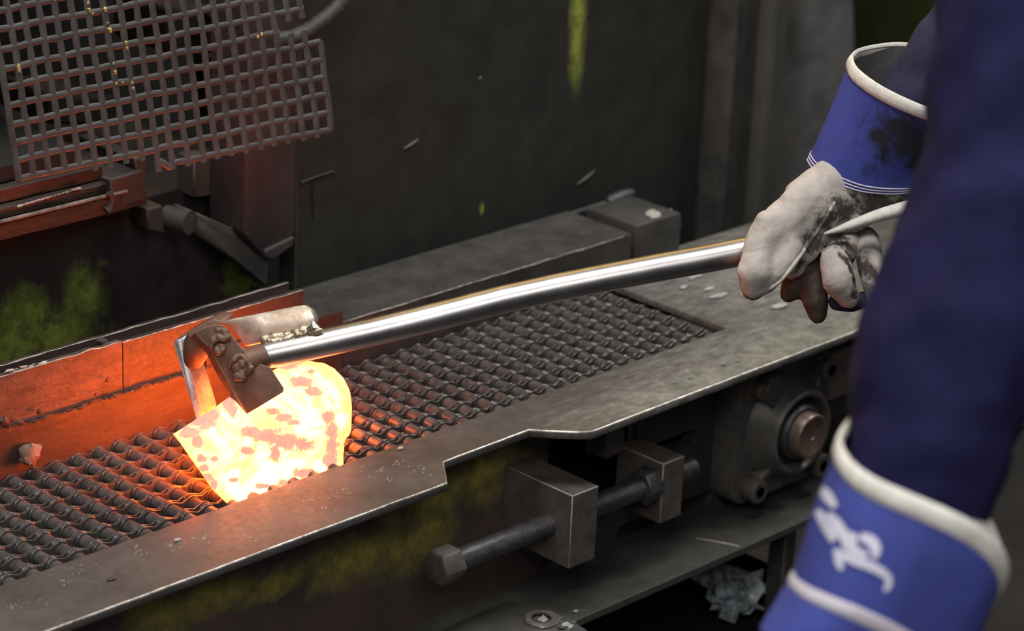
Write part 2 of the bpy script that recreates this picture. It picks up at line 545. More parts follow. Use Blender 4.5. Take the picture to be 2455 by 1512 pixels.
# ------------------------------------------------------------------ conveyor frame
conv = thing('conveyor_frame', (1.7, 1.9, 0.0), 'long dark steel conveyor table frame with notched top plate and ledge', 'conveyor')
outer = [(0.85, 1.707), (1.664, 1.707), (1.668, 1.712), (1.695, 1.745), (1.817, 1.747), (1.850, 1.713), (1.863, 1.703), (2.66, 1.711), (2.66, 2.022),
         (2.192, 2.022), (2.190, 1.803), (0.85, 1.799)]
holes = [PZ(*p) for p in ((1617, 918), (1654, 906), (1733, 875), (1767, 866), (1945, 780), (1985, 783))]
cu = bpy.data.curves.new('plate_outline', 'CURVE')
cu.dimensions = '2D'
cu.fill_mode = 'BOTH'
cu.extrude = 0.0030
cu.bevel_depth = 0.0016
cu.bevel_resolution = 1


def spline(pts):
    sp = cu.splines.new('POLY')
    sp.points.add(len(pts) - 1)
    for q, (x, y) in zip(sp.points, pts):
        q.co = (x, y, 0, 1)
    sp.use_cyclic_u = True


def densify(pts, step, amp, rnd):
    out = []
    for i, p in enumerate(pts):
        a, b = V(p), V(pts[(i + 1) % len(pts)])
        n = max(1, int((b - a).length / step))
        for k in range(n):
            q = a.lerp(b, k / n)
            if k:
                q += V((0, rnd.uniform(-amp, amp)))
            out.append((q.x, q.y))
    return out


spline(densify(outer, 0.02, 0.0004, random.Random(3)))
for h in holes:
    spline([(h.x + 0.0042 * math.cos(a), h.y + 0.0042 * math.sin(a)) for a in (2 * math.pi * i / 14 for i in range(14))])
co = bpy.data.objects.new('plate_outline', cu)
COL.objects.link(co)
dg = bpy.context.evaluated_depsgraph_get()
me = bpy.data.meshes.new_from_object(co.evaluated_get(dg))
bpy.data.objects.remove(co)
me.transform(Matrix.Translation((0, 0, ZC - 0.0046)))
me.materials.clear()
me.materials.append(M['plate'])
me.materials.append(M['edge'])
for p in me.polygons:
    c = p.center
    ny = p.normal
    worn = 0.15 < ny.z < 0.97 and c.y < 1.76 and min((c.xy - h.xy).length for h in holes) > 0.007
    p.material_index = 1 if worn else 0
top = link('top_plate', me, conv)
lbl(top, 'brown grey notched top plate with a bright worn front edge')
for h in holes:   # dark bottoms of the drilled holes
    pass

# side wall of the frame, with an opening behind the tensioning screw
MB().box((0.85, 1.80, 0.30), (1.905, 1.815, ZC - 0.010)).build('side_panel', M['side'], conv, bevel=0.001)
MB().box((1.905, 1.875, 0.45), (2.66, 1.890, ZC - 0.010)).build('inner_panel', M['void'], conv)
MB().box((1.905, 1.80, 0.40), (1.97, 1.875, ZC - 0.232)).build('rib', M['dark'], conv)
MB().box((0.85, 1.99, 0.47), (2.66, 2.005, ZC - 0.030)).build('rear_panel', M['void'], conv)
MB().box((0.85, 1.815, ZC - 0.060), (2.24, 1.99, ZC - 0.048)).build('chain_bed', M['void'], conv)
MB().box((2.17, 1.80, ZC - 0.226), (2.66, 1.875, ZC - 0.010)).build('bearing_plate', M['dark'], conv, bevel=0.001)
b = MB().box((1.962, 1.772, ZC - 0.084), (1.992, 1.80, ZC - 0.010))
b.build('hanger_bar', M['block'], conv, bevel=0.001)
# slotted slide plate
cu = bpy.data.curves.new('slide', 'CURVE')
cu.dimensions = '2D'
cu.fill_mode = 'BOTH'
cu.extrude = 0.007
cu.bevel_depth = 0.001


def slot(x0, x1, z, r):
    n = 8
    pts = [(x1 + r * math.cos(a), z + r * math.sin(a)) for a in (-math.pi / 2 + math.pi * i / n for i in range(n + 1))]
    pts += [(x0 + r * math.cos(a), z + r * math.sin(a)) for a in (math.pi / 2 + math.pi * i / n for i in range(n + 1))]
    return pts


spline([(1.972, -0.214), (2.180, -0.220), (2.181, -0.060), (2.03, -0.060), (2.03, -0.165), (1.985, -0.165), (1.972, -0.155)])
spline(slot(2.012, 2.068, -0.191, 0.0095))
spline(slot(2.100, 2.152, -0.190, 0.0080))
spline(slot(2.060, 2.118, -0.106, 0.0095))
co = bpy.data.objects.new('slide', cu)
COL.objects.link(co)
me = bpy.data.meshes.new_from_object(co.evaluated_get(bpy.context.evaluated_depsgraph_get()))
bpy.data.objects.remove(co)
me.transform(Matrix.Translation((0, 1.793, ZC)) @ Matrix.Rotation(math.pi / 2, 4, 'X'))
me.materials.clear()
me.materials.append(M['dark'])
link('slide_plate', me, conv)
# tension blocks welded to frame and slide
blk = MB().box((1.838, 1.701, ZC - 0.147), (1.877, 1.80, ZC - 0.0645)).build('adjuster_block', [M['block'], M['scratch']], conv, bevel=0.0008, segs=1, bevel_mat=1)  # pale bevel faces paint highlights along the block's edges
lbl(blk, 'larger adjuster block welded to the side, screw running through it')
blk = MB().box((1.998, 1.720, ZC - 0.152), (2.032, 1.787, ZC - 0.082)).build('adjuster_block', [M['block'], M['scratch']], conv, bevel=0.0008, segs=1, bevel_mat=1)  # same painted edge highlights on the bevel
lbl(blk, 'smaller adjuster block on the slotted slide plate')
# ledge below
poly = [(0.85, 1.700), (2.111, 1.700), (2.66, 1.703), (2.66, 1.815), (0.85, 1.815)]
MB().prism([V((x, y, ZC - 0.210)) for x, y in poly], (0, 0, -0.010)).build('lower_ledge', [M['ledge'], M['edge']], conv, bevel=0.0012, segs=1)
pts = [PZ(p[0], p[1], -0.2095) for p in ((1772, 1309), (1755, 1305), (1730, 1300), (1690, 1293), (1670, 1290))]
MB().tube(pts, [0.0016, 0.0013, 0.0015, 0.001, 0.0008], 6, flat=0.5).build('weld_seam', M['scratch'], conv)
MB().box((2.232, 1.730, 0.0), (2.252, 1.755, ZC - 0.22)).build('leg', M['ledge'], conv, bevel=0.002)
MB().box((0.95, 1.76, 0.0), (1.03, 1.80, ZC - 0.22)).build('leg', M['ledge'], conv, bevel=0.002)
MB().box((0.95, 1.93, 0.0), (1.03, 1.99, 0.2)).build('leg', M['ledge'], conv, bevel=0.002)
MB().box((2.50, 1.93, 0.0), (2.58, 1.99, 0.2)).build('leg', M['ledge'], conv, bevel=0.002)

# ------------------------------------------------------------------ multi-strand roller chain
chain = thing('roller_chain_mat', (1.7, 1.9, ZC - 0.048), 'wide multi strand steel roller chain carrying the glowing workpiece', 'chain')
PITCH = 0.0254
ZP = ZC - 0.0128
strands = [1.8132 + 0.0246 * i for i in range(8)]


def zdrop(x):
    return 0.0 if x < 2.172 else -3.0 * (x - 2.172) ** 2


def roller_mesh(seg=18):
    r, h, c = 0.0070, 0.0078, 0.0009
    prof = [(r * 0.55, -h), (r - c, -h), (r, -h + c), (r, h - c), (r - c, h), (r * 0.55, h)]
    return MB().lathe(prof, (0, 0, 0), (0, 1, 0), seg)


def plate_outline(R=0.0088, wst=0.0046):
    pts = []
    n = 7
    h = PITCH / 2
    for i in range(n + 1):
        a = -math.radians(118) / 1 + 2 * math.radians(118) * i / n
        pts.append((h + R * math.cos(a), R * math.sin(a)))
    pts.append((0.0, wst))
    for i in range(n + 1):
        a = math.radians(62) + 2 * math.radians(118) * i / n
        pts.append((-h + R * math.cos(a), R * math.sin(a)))
    pts.append((0.0, -wst))
    return pts


def plate_mb(t):
    o = plate_outline()
    c = 0.0006
    sc = lambda k: [(x * (1 - k * 0.03), z * (1 - k * 0.06)) for x, z in o]
    i_ = sc(1)
    rs = [[V((x, -t / 2, z)) for x, z in i_], [V((x, -t / 2 + c, z)) for x, z in o],
          [V((x, t / 2 - c, z)) for x, z in o], [V((x, t / 2, z)) for x, z in i_]]
    return MB().rings(rs)


roller_me = roller_mesh().mesh('roller', M['chain'])
plate_me = plate_mb(0.0018).mesh('link_plate', M['link'])
npins = 53
x0 = 0.905
rollers, plates = [], []
rc = random.Random(11)
for si, y in enumerate(strands):
    for k in range(npins):
        x = x0 + PITCH * k
        if x > 2.190:
            continue
        z = ZP + zdrop(x) + rc.uniform(-0.0006, 0.0006)
        rollers.append((V((x, y, z)), 0.0, rc.uniform(0, 6.28)))
        x1 = x + PITCH
        if x1 < 2.190:
            zz = ZP + (zdrop(x) + zdrop(x1)) / 2
            tilt = -math.atan2(zdrop(x1) - zdrop(x), PITCH)
            off = 0.0092 if k % 2 else 0.0111
            for sgn in (-1, 1):
                plates.append((V(((x + x1) / 2, y + sgn * off, zz + rc.uniform(-0.0005, 0.0005))), tilt + rc.uniform(-0.02, 0.02), 0))


def place_many(items, me, mb, name, mat, limit, restname):
    def key(it):
        px, py, d = project(it[0])
        vis = -20 < px < 2475 and -20 < py < 1530 and it[0].y > 1.80
        return (0 if vis else 1, d)
    items.sort(key=key)
    for p, ry, roll in items[:limit]:
        o = link(name, me, chain)
        o.location = p - V(chain.location)
        o.rotation_euler = (0, ry + (roll if name == 'roller' else 0), 0)
    rest = MB()
    for p, ry, roll in items[limit:]:
        mt = Matrix.Translation(p) @ Matrix.Rotation(ry, 4, 'Y')
        rest.add([mt @ q for q in mb.v], mb.f)
    if items[limit:]:
        stuff(rest.build(restname, mat, chain))


place_many(rollers, roller_me, roller_mesh(), 'roller', M['chain'], 300, 'remaining_rollers')
place_many(plates, plate_me, plate_mb(0.0018), 'link_plate', M['link'], 300, 'remaining_link_plates')
pin = MB()
for k in range(npins):
    x = x0 + PITCH * k
    if x < 2.190:
        z = ZP + zdrop(x)
        pin.tube([(x, 1.80, z), (x, 2.0, z)], 0.0030, 8)
stuff(pin.build('cross_pins', M['chain'], chain))

# ------------------------------------------------------------------ guard rail behind the chain
gr = thing('guard_rail', (1.4, 2.02, ZC - 0.01), 'double walled steel guide rail behind the chain, lit orange by the hot piece', 'guide rail')


def rough_plate(name, x0_, x1_, y0_, y1_, z0_, z1_, mat, seed, amp_top=0.0012, nx=70, nz=8, tilt=0.0, bulge=0.0012):
    """Upright plate with an uneven upper edge and a hammered face."""
    mb = MB()
    rs = []
    prof = [(0, 0)] + [(0, (j + 1) / nz) for j in range(nz)] + [(1, 1), (1, 0)]
    for i in range(nx + 1):
        x = x0_ + (x1_ - x0_) * i / nx
        zt = z1_ + amp_top * noise.noise(V((x * 60, seed, 0))) + 0.5 * amp_top * noise.noise(V((x * 170, seed, 3)))
        row = []
        for (b_, t_) in prof:
            z = z0_ + (zt - z0_) * t_
            y = y1_ if b_ else y0_ + tilt * (t_ - 1) + bulge * noise.noise(V((x * 40, z * 60, seed)))
            row.append(V((x, y, z)))
        rs.append(row)
    mb.rings(rs)
    mb_e = MB()
    mb_e.tube([q[nz] + V((0, 0.0012, 0)) for q in rs], [0.0004 + 0.0007 * random.random() for q in rs], 5)  # bright tube drawn in as the highlight on the plate's top edge
    pl = mb.build(name, mat, gr, bevel=0.0)
    if name != 'lower_strip':
        adopt_mesh = mb_e.build('worn_edge_highlight', M['scratch'], pl)
    return pl


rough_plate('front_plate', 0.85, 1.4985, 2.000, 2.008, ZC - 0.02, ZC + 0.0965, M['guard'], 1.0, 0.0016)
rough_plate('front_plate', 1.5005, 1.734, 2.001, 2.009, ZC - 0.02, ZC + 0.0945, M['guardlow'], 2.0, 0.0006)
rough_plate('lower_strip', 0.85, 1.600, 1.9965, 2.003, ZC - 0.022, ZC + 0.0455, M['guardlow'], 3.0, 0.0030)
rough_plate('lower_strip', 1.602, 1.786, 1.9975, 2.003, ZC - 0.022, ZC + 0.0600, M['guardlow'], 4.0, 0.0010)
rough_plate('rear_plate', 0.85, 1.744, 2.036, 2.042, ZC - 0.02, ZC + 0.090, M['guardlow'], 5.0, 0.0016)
MB().box((0.85, 2.007, ZC + 0.070), (1.744, 2.0365, ZC + 0.074)).build('channel_floor', M['dark'], gr)
for xd, wd in ((1.4985, 0.006),):
    mb = MB()
    for i in range(7):
        mb.ball((xd + random.uniform(-wd, wd) * 0.4, 2.009 + 0.028 * i / 6, ZC + 0.088 + random.uniform(-0.002, 0.003)), 0.0036, 8, (1 + wd * 30, 1, 0.6), 0.5)
    mb.build('cross_weld', M['dark'] if xd != 1.375 else M['ash'], gr)
# weld beads and slag along the ridge of the lower strip
mb = MB()
for i in range(150):
    x = 1.36 + 0.36 * i / 150 + random.uniform(-0.001, 0.001)
    if random.random() < 0.75:
        mb.ball((x, 1.9935 + random.uniform(-0.001, 0.001), ZC + 0.0445 + 0.003 * noise.noise(V((x * 60, 3.0, 0)))), random.uniform(0.0008, 0.0019), 6, (1.6, 1, 0.8), 0.4)
stuff(mb.build('ridge_weld', M['guardlow'], gr))
for (px, py, r) in ((12, 1010, 0.0055), (48, 1012, 0.0036), (95, 985, 0.003), (232, 945, 0.0022), (258, 910, 0.0026)):
    p = PY(px, py, 1.993)
    MB().ball(p, r, 10, (1.1, 0.5, 1.0), 0.5).build('slag_drop', M['guardlow'], gr)
# bright spatter on the rail top at the left
mb = MB()
for i in range(26):
    t = i / 26
    p = PY(18 + 90 * t, 893 - 20 * t + random.uniform(-7, 7), 2.003)
    mb.ball(p, random.uniform(0.0008, 0.0026), 6, (1.8, 0.8, 0.5), 0.6)
stuff(mb.build('white_spatter', M['ash'], gr))

slag = MB().ball(PY(72, 1088, 1.988), 0.0115, 12, (0.95, 0.8, 0.85), 0.7)
tag(slag.build('slag_lump', M['slag']), 'jagged reddish slag lump lying on the chain against the guide rail', 'slag')

# ------------------------------------------------------------------ beam behind the table end
bm_ = thing('rear_beam', (2.0, 2.06, ZC - 0.02), 'flat topped dark steel beam running behind the chain, scuffed end block', 'beam')
MB().box((1.745, 2.004, ZC - 0.02), (2.245, 2.11, ZC + 0.044)).build('beam_body', [M['beam'], M['edge']], bm_, bevel=0.0014, bevel_mat=-1)
MB().tube([(1.80 + 0.43 * i / 30, 2.0045, ZC + 0.0434 + random.uniform(-0.0006, 0.0006)) for i in range(31)], [random.uniform(0.0005, 0.0015) for i in range(31)], 5).build('worn_edge_highlight', M['edge'], bm_)
MB().box((2.252, 2.004, ZC - 0.02), (2.332, 2.088, ZC + 0.052)).build('end_block', [M['beam'], M['edge']], bm_, bevel=0.004, segs=2)
MB().tube([PY(1455 + 60 * t, 487 - 24 * t, 2.115) for t in (0, 0.25, 0.5, 0.75, 1)], [0.007, 0.0085, 0.009, 0.0085, 0.006], 12).build('round_rod', M['beam'], bm_)
MB().tube([PY(1190 + 265 * t, 570 - 83 * t, 2.116) for t in (0, 0.5, 1)], 0.0035, 8).build('rear_lip', M['beam'], bm_)
for i, (px, py, r) in enumerate(((1540, 520, 0.006), (1600, 508, 0.0055), (1566, 513, 0.007), (1622, 540, 0.004), (1585, 524, 0.004), (1480, 520, 0.006), (1505, 535, 0.005))):
    MB().ball(PY(px, py, 2.02 if i in (1, 2, 3, 4) else 2.05), r, 10, (1.7, 1.3, 0.4), 0.7).build('spatter', M['scratch'] if i in (1, 2, 4) else M['dark'], bm_)

# ------------------------------------------------------------------ press: panel, base, columns, die
pp = thing('press_side_panel', (2.15, 2.16, ZC - 0.3), 'large grimy dark grey press panel with a faded yellow green paint streak', 'machine panel')
MB().box((1.842, 2.14, 0.0), (2.512, 2.17, 1.20)).build('panel_sheet', M['panel'], pp, bevel=0.002)
for (px, py, dx, dz) in ((985, 345, 0.022, 0.006), (1405, 425, 0.030, 0.010), (1150, 187, 0.003, 0.003)):
    p = PY(px, py, 2.1395)
    MB().tube([p + V((-dx * 0.5, 0, -dz * 0.6)), p, p + V((dx * 0.5, 0, dz * 0.6))], [0.001, 0.0028, 0.001], 8, flat=0.5).build('scuffed_dent', M['ledge'], pp)
MB().tube([PY(722, 438, 2.139), PY(752, 425, 2.139), PY(800, 410, 2.139)], 0.0012, 6).build('scratch', M['dark'], pp)
MB().tube([PY(752, 425, 2.139), PY(750, 470, 2.139), PY(752, 520, 2.139)], 0.0012, 6).build('scratch', M['void'], pp)
MB().box((2.512, 2.16, 0.0), (2.532, 2.2, 1.20)).build('gap_strip', M['void'], pp)

col = thing('steel_column', (2.56, 2.14, 0.0), 'dark grey upright steel column right of the press panel', 'column')
MB().box((2.530, 2.115, 0.0), (2.585, 2.20, 1.22)).build('web', M['dark'], col, bevel=0.002)
MB().box((2.585, 2.095, 0.0), (2.598, 2.20, 1.22)).build('flange', M['olive'], col, bevel=0.002, segs=2)
MB().box((2.525, 2.105, 0.0), (2.533, 2.20, 1.22)).build('flange', M['dark'], col, bevel=0.002, segs=2)
MB().ball(PY(1742, 385, 2.113), 0.004, 8, (0.7, 0.5, 1.3), 0.3).build('paint_chip', M['ash'], col)
ua, ub = PY(1797, 300, 2.42), PY(1872, 300, 2.42)
c2 = MB().box((ua.x, 2.42, 0.0), (ub.x, 2.50, 1.3)).build('olive_upright', M['olive'], None, bevel=0.003)
tag(c2, 'olive grey upright just right of the dark steel column', 'column')

pb = thing('machine_bed', (1.5, 2.24, 0.0), 'dark press base behind the guide rail with peeling lime green paint', 'machine base')
MB().box((0.7, 2.20, 0.0), (1.842, 2.30, ZC + 0.155)).build('base_wall', M['rearwall'], pb, bevel=0.002)
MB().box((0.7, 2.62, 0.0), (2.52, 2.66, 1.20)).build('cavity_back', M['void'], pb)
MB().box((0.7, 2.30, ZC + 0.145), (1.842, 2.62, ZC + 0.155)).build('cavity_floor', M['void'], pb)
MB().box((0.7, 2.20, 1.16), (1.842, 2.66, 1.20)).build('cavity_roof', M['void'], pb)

die = thing('lower_die', (1.4, 2.2, ZC + 0.155), 'layered rusty die block under the wire mesh, edges glowing dull orange', 'die')
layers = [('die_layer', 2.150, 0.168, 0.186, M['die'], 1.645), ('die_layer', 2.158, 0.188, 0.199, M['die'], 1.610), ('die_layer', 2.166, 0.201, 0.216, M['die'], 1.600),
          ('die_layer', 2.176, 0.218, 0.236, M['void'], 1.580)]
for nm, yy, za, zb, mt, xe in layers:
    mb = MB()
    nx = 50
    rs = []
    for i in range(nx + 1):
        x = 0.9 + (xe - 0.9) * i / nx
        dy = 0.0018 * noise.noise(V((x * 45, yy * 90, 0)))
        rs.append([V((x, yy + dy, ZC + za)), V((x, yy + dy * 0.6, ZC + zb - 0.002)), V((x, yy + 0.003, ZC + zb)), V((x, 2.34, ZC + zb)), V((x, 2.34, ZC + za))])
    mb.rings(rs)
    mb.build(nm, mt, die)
MB().tube([(0.9 + 0.72 * i / 20, 2.151, ZC + 0.1875) for i in range(21)], 0.0022, 8).build('clamp_wire', M['edge'], die)
mb = MB()
for i in range(16):
    t = i / 15
    mb.ball(PY(48 + 140 * t, 493 - 41 * t, 2.158), random.uniform(0.0008, 0.0024), 6, (2.2, 0.7, 0.7), 0.5)
stuff(mb.build('bright_scale', M['ash'], die))
MB().tube([PY(262, 462, 2.148), PY(268, 478, 2.148), PY(262, 498, 2.148), PY(252, 506, 2.148)], [0.004, 0.004, 0.004, 0.006], 8).build('drip', M['ram'], die)
MB().prism([PY(265, 430, 2.150), PY(345, 405, 2.150), PY(352, 478, 2.150), PY(268, 506, 2.150)], (0, 0.12, 0)).build('end_cheek', M['ram'], die, bevel=0.002)
MB().prism([PY(322, 380, 2.152), PY(352, 372, 2.152), PY(352, 475, 2.152), PY(336, 440, 2.152)], (0, 0.10, 0)).build('side_lug', M['ram'], die, bevel=0.002)

ram = thing('press_column', (1.79, 2.14, ZC + 0.075), 'reddish grey square column hanging in front of the panel, wedge foot', 'column')
MB().prism([PY(592, 200, 2.12), PY(714, 200, 2.12), PY(708, 560, 2.12), PY(640, 622, 2.12), PY(584, 560, 2.12)], (0, 0.06, 0)).build('post', M['ram'], ram, bevel=0.003, segs=2)
MB().prism([PY(636, 600, 2.116), PY(709, 566, 2.116), PY(704, 590, 2.116), PY(655, 624, 2.116), PY(640, 620, 2.116)], (0, 0.05, 0)).build('wedge_foot', M['ram'], ram, bevel=0.002)
MB().box((1.755, 2.12, ZC + 0.235), (1.83, 2.18, 1.16)).build('upper_post', M['ram'], ram)
arm = thing('hinge_arm', (1.7, 2.17, ZC + 0.12), 'dark hinged bracket arm with a round eye left of the reddish column', 'bracket')
MB().prism([PY(352, 500, 2.165), PY(392, 492, 2.165), PY(396, 562, 2.165), PY(356, 552, 2.165)], (0, 0.03, 0)).build('hinge_block', M['dark'], arm, bevel=0.002)
p = PY(420, 525, 2.165)
MB().lathe([(0.005, -0.012), (0.013, -0.012), (0.013, 0.02), (0.005, 0.02)], p, (0.25, -0.95, 0), 20).build('eye', M['dark'], arm)
MB().prism([PY(440, 496, 2.17), PY(590, 560, 2.13), PY(650, 610, 2.13), PY(640, 690, 2.13), PY(560, 620, 2.14), PY(440, 545, 2.17)], (0, 0.02, 0)).build('arm_plate', M['dark'], arm, bevel=0.002)
MB().prism([PY(465, 380, 2.18), PY(512, 375, 2.18), PY(512, 470, 2.18), PY(465, 475, 2.18)], (0, 0.03, 0)).build('grey_stub', M['ledge'], arm, bevel=0.002)

# things inside the press cavity, seen through the mesh
for i, (a, b_, c, d, y, mt, txt) in enumerate(((120, 230, 300, 300, 2.32, 'void', 'dark steel tool block behind the left half of the wire mesh'),
                                               (400, 20, 520, 130, 2.30, 'void', 'dark steel tool block behind the upper middle of the wire mesh'),
                                               (590, 160, 690, 330, 2.30, 'ram', 'reddish steel tool block behind the right part of the wire mesh'))):
    q = [PY(a, b_, y), PY(c, b_, y), PY(c, d, y), PY(a, d, y)]
    tag(MB().prism(q, (0, 0.1, 0)).build('tool_block', M[mt], None, bevel=0.004), txt, 'tool block', 'tool blocks behind the mesh')
q = [PY(522, 30, 2.28), PY(566, 12, 2.28), PY(568, 24, 2.28), PY(548, 38, 2.28), PY(536, 50, 2.28), PY(524, 50, 2.28)]
tag(MB().prism(q, (0, 0.03, 0)).build('painted_bracket', M['lime'], None, bevel=0.002), 'small lime green bracket behind the top of the wire mesh', 'bracket')

hs = MB()
hp = [PY(*p, 2.10) for p in ((655, 95), (700, 92), (735, 75), (775, 48), (805, 22), (826, -10), (840, -60), (842, -160))]
sm = []
for i in range(len(hp) - 1):
    for k in range(6):
        sm.append(hp[i].lerp(hp[i + 1], k / 6))
for _ in range(3):
    sm = [sm[0]] + [(sm[i - 1] + sm[i] * 2 + sm[i + 1]) / 4 for i in range(1, len(sm) - 1)] + [sm[-1]]
hs.tube(sm, [0.0085 + 0.0006 * math.sin(i * 2.1) for i in range(len(sm))], 12)
tag(hs.build('rubber_hose', M['rubber']), 'dusty black hose curving up behind the top corner of the wire mesh', 'hose')

# ------------------------------------------------------------------ hanging wire mesh guard
mg = thing('wire_mesh_guard', PY(400, 210, 2.05), 'bent grey wire mesh screen hanging tilted over the die, lower edge torn', 'mesh screen')
O_ = PY(45, 430, 2.055)
U_ = (PY(786, 267, 1.99) - O_) / 21
W_ = (PY(-18, 29, 2.075) - O_) / 9
NW = U_.cross(W_).normalized()
if NW.dot(F_) > 0:
    NW = -NW


def mp(a, b_, seed=0.0):
    q = O_ + U_ * a + W_ * b_
    n = V((a * 0.55, b_ * 0.55, 4.0))
    return q + U_ * (0.10 * noise.noise(n)) + W_ * (0.09 * noise.noise(n + V((9, 0, 0)))) + NW * (0.007 * noise.noise(V((a * 0.12, b_ * 0.15, 7.0))))


def wire(name, pts, r, off, sd):
    rr = random.Random(sd)
    mb = MB()
    mb.tube([p + NW * off for p in pts], [r * rr.uniform(0.96, 1.05) for _ in pts], 8, flat=0.45, ref=NW)
    return mb.build(name, M['mesh'], mg)


TOP = 12.3
for k in range(22):
    lo = -0.25
    if k in (0,):
        lo = -0.12
    elif k >= 9:
        lo = -1.30 if k != 21 else -1.0
    elif k in (5, 6, 7, 8):
        lo = -0.45
    else:
        lo = -0.10
    hi = TOP
    if k == 21:
        hi = 4.0
    segs_ = [(lo, hi)]
    if k in (19, 20):
        segs_ = [(lo, 4.85), (5.5, hi)]
    for a_, b_ in segs_:
        n = max(3, int((b_ - a_) * 2))
        wire('vertical_wire', [mp(k, a_ + (b_ - a_) * i / n) for i in range(n + 1)], 0.0036, 0.0, k * 7 + 1)
for j in range(-1, 13):
    a_, b_ = 0.0, 21.0
    if j == -1:
        a_, b_ = 10.2, 21.0
    if j == 0:
        a_, b_ = 0.0, 20.95
    if j >= 5:
        b_ = 20.2
    if j == 5:
        b_ = 18.2
    n = int((b_ - a_) * 3)
    pts = [mp(a_ + (b_ - a_) * i / n, j) for i in range(n + 1)]
    if j == -1:
        pts = [mp(8.9, -0.62), mp(9.3, -0.85), mp(9.75, -1.2), mp(10.0, -1.22)] + pts
    wire('horizontal_wire', pts, 0.0034, 0.0001, j * 13 + 200)

mb = MB()
for k, j in ((6, 9), (6, 8.6), (6, 8.2), (6.2, 8), (7, 8.05), (7, 7.3), (7, 7.0), (7.1, 6.9), (8, 6.1), (8, 5.8), (7, 5.1), (7, 4.6), (7, 4.0), (7.4, 4.0), (8, 3.9), (8, 3.6), (1, 6.0), (1, 5.8), (4, 9.0), (17, 5.1), (16.7, 5.0)):
    mb.ball(mp(k, j) + NW * 0.0024, random.uniform(0.0010, 0.0022), 6, (1, 1, 1.4), 0.5)
lbl(stuff(mb.build('brassy_spatter', M['brass'], mg)), 'small brassy yellow flecks stuck to the wires')

# ------------------------------------------------------------------ flange bearing
br = thing('flange_bearing', (2.236, 1.76, ZC - 0.113), 'square flanged cast bearing housing with round shaft end under the plate', 'bearing')
AX = V((0, -1, 0))
bc = V((2.236, 0, ZC - 0.113))


def rsq(cx_, cz_, hw, hh, r, y, n=6):
    pts = []
    for sx, sz, a0 in ((1, 1, 0), (-1, 1, 90), (-1, -1, 180), (1, -1, 270)):
        for i in range(n + 1):
            a = math.radians(a0 + 90 * i / n)
            pts.append(V((cx_ + sx * (hw - r) + r * math.cos(a), y, cz_ + sz * (hh - r) + r * math.sin(a))))
    return pts


MB().prism(rsq(2.236, ZC - 0.113, 0.080, 0.082, 0.024, 1.752), (0, 0.048, 0)).build('flange', M['cast'], br, bevel=0.003, segs=2)
MB().lathe([(0.066, 0.0), (0.060, 0.012), (0.0525, 0.020), (0.0505, 0.030), (0.048, 0.0335), (0.0445, 0.0335), (0.0415, 0.030), (0.0405, 0.010), (0.010, 0.009)], (bc.x, 1.755, bc.z), AX, 48).build('housing_ring', M['cast'], br)
MB().lathe([(0.040, 0.0), (0.040, 0.012), (0.037, 0.0145), (0.034, 0.0145), (0.033, 0.012), (0.033, 0.024), (0.0305, 0.027), (0.010, 0.027)], (bc.x, 1.748, bc.z), AX, 48).build('inner_ring', M['bolt'], br)
sh = MB().lathe([(0.0265, 0.0), (0.0265, 0.0385), (0.0250, 0.0405), (0.0215, 0.0408), (0.0195, 0.0395), (0.0042, 0.0395), (0.0030, 0.0375), (0.001, 0.036)], (bc.x, 1.748, bc.z), AX, 48).build('shaft_end', M['shaft'], br)
lbl(sh, 'rust brown shaft end with a centre dimple')


def socket_bolt(parent, x, z, y, mat, r=0.0145, hgt=0.020):
    o = V((x, y, z))
    b_ = MB().lathe([(r * 0.9, 0), (r, 0.002), (r, hgt - 0.002), (r - 0.002, hgt), (r * 0.52, hgt)], o, AX, 24, cap=True)
    bo = b_.build('bolt', mat, parent)
    hx = MB().lathe([(r * 0.50, hgt + 0.0003), (r * 0.12, hgt + 0.0003)], o, AX, 6).build('hex_socket', M['black'], bo)
    return bo


socket_bolt(br, 2.181, ZC - 0.174, 1.752, M['cast'])
socket_bolt(br, 2.293, ZC - 0.055, 1.752, M['cast'])
socket_bolt(br, 2.293, ZC - 0.174, 1.752, M['cast'])
MB().lathe([(0.016, 0.0), (0.016, 0.003), (0.010, 0.003), (0.010, 0.016), (0.009, 0.017)], (2.178, 1.752, ZC - 0.052), AX, 20).build('stud', M['shaft'], br)
MB().lathe([(0.0165, 0.005), (0.0172, 0.007), (0.0172, 0.016), (0.016, 0.018)], (2.197, 1.752, ZC - 0.052), AX, 6).build('nut', M['cast'], br)
for (xa, za) in ((2.181, -0.174), (2.178, -0.052), (2.293, -0.055), (2.293, -0.174)):
    p = V((xa, 1.748, ZC + za))
    q = bc + (p - bc) * 0.62
    q.y = 1.738
    MB().beam((p.x, 1.749, p.z), (q.x, 1.741, q.z), 0.010, 0.016, V((0, 1, 0))).build('web_rib', M['cast'], br, bevel=0.002)

q = [PY(1985, 852, 1.79), PY(2075, 815, 1.79), PY(2075, 930, 1.79), PY(1985, 962, 1.79)]
tag(MB().prism(q, (0, 0.0095, 0)).build('tan_spacer', M['tan'], None, bevel=0.002), 'tan brown spacer block right of the bearing, under the plate', 'block')

# ------------------------------------------------------------------ tension screw
sc_ = thing('tension_screw', (1.80, 1.733, ZC - 0.108), 'long black hex headed tension screw threaded through the adjuster block', 'bolt')
so = V((1.678, 1.733, ZC - 0.108))


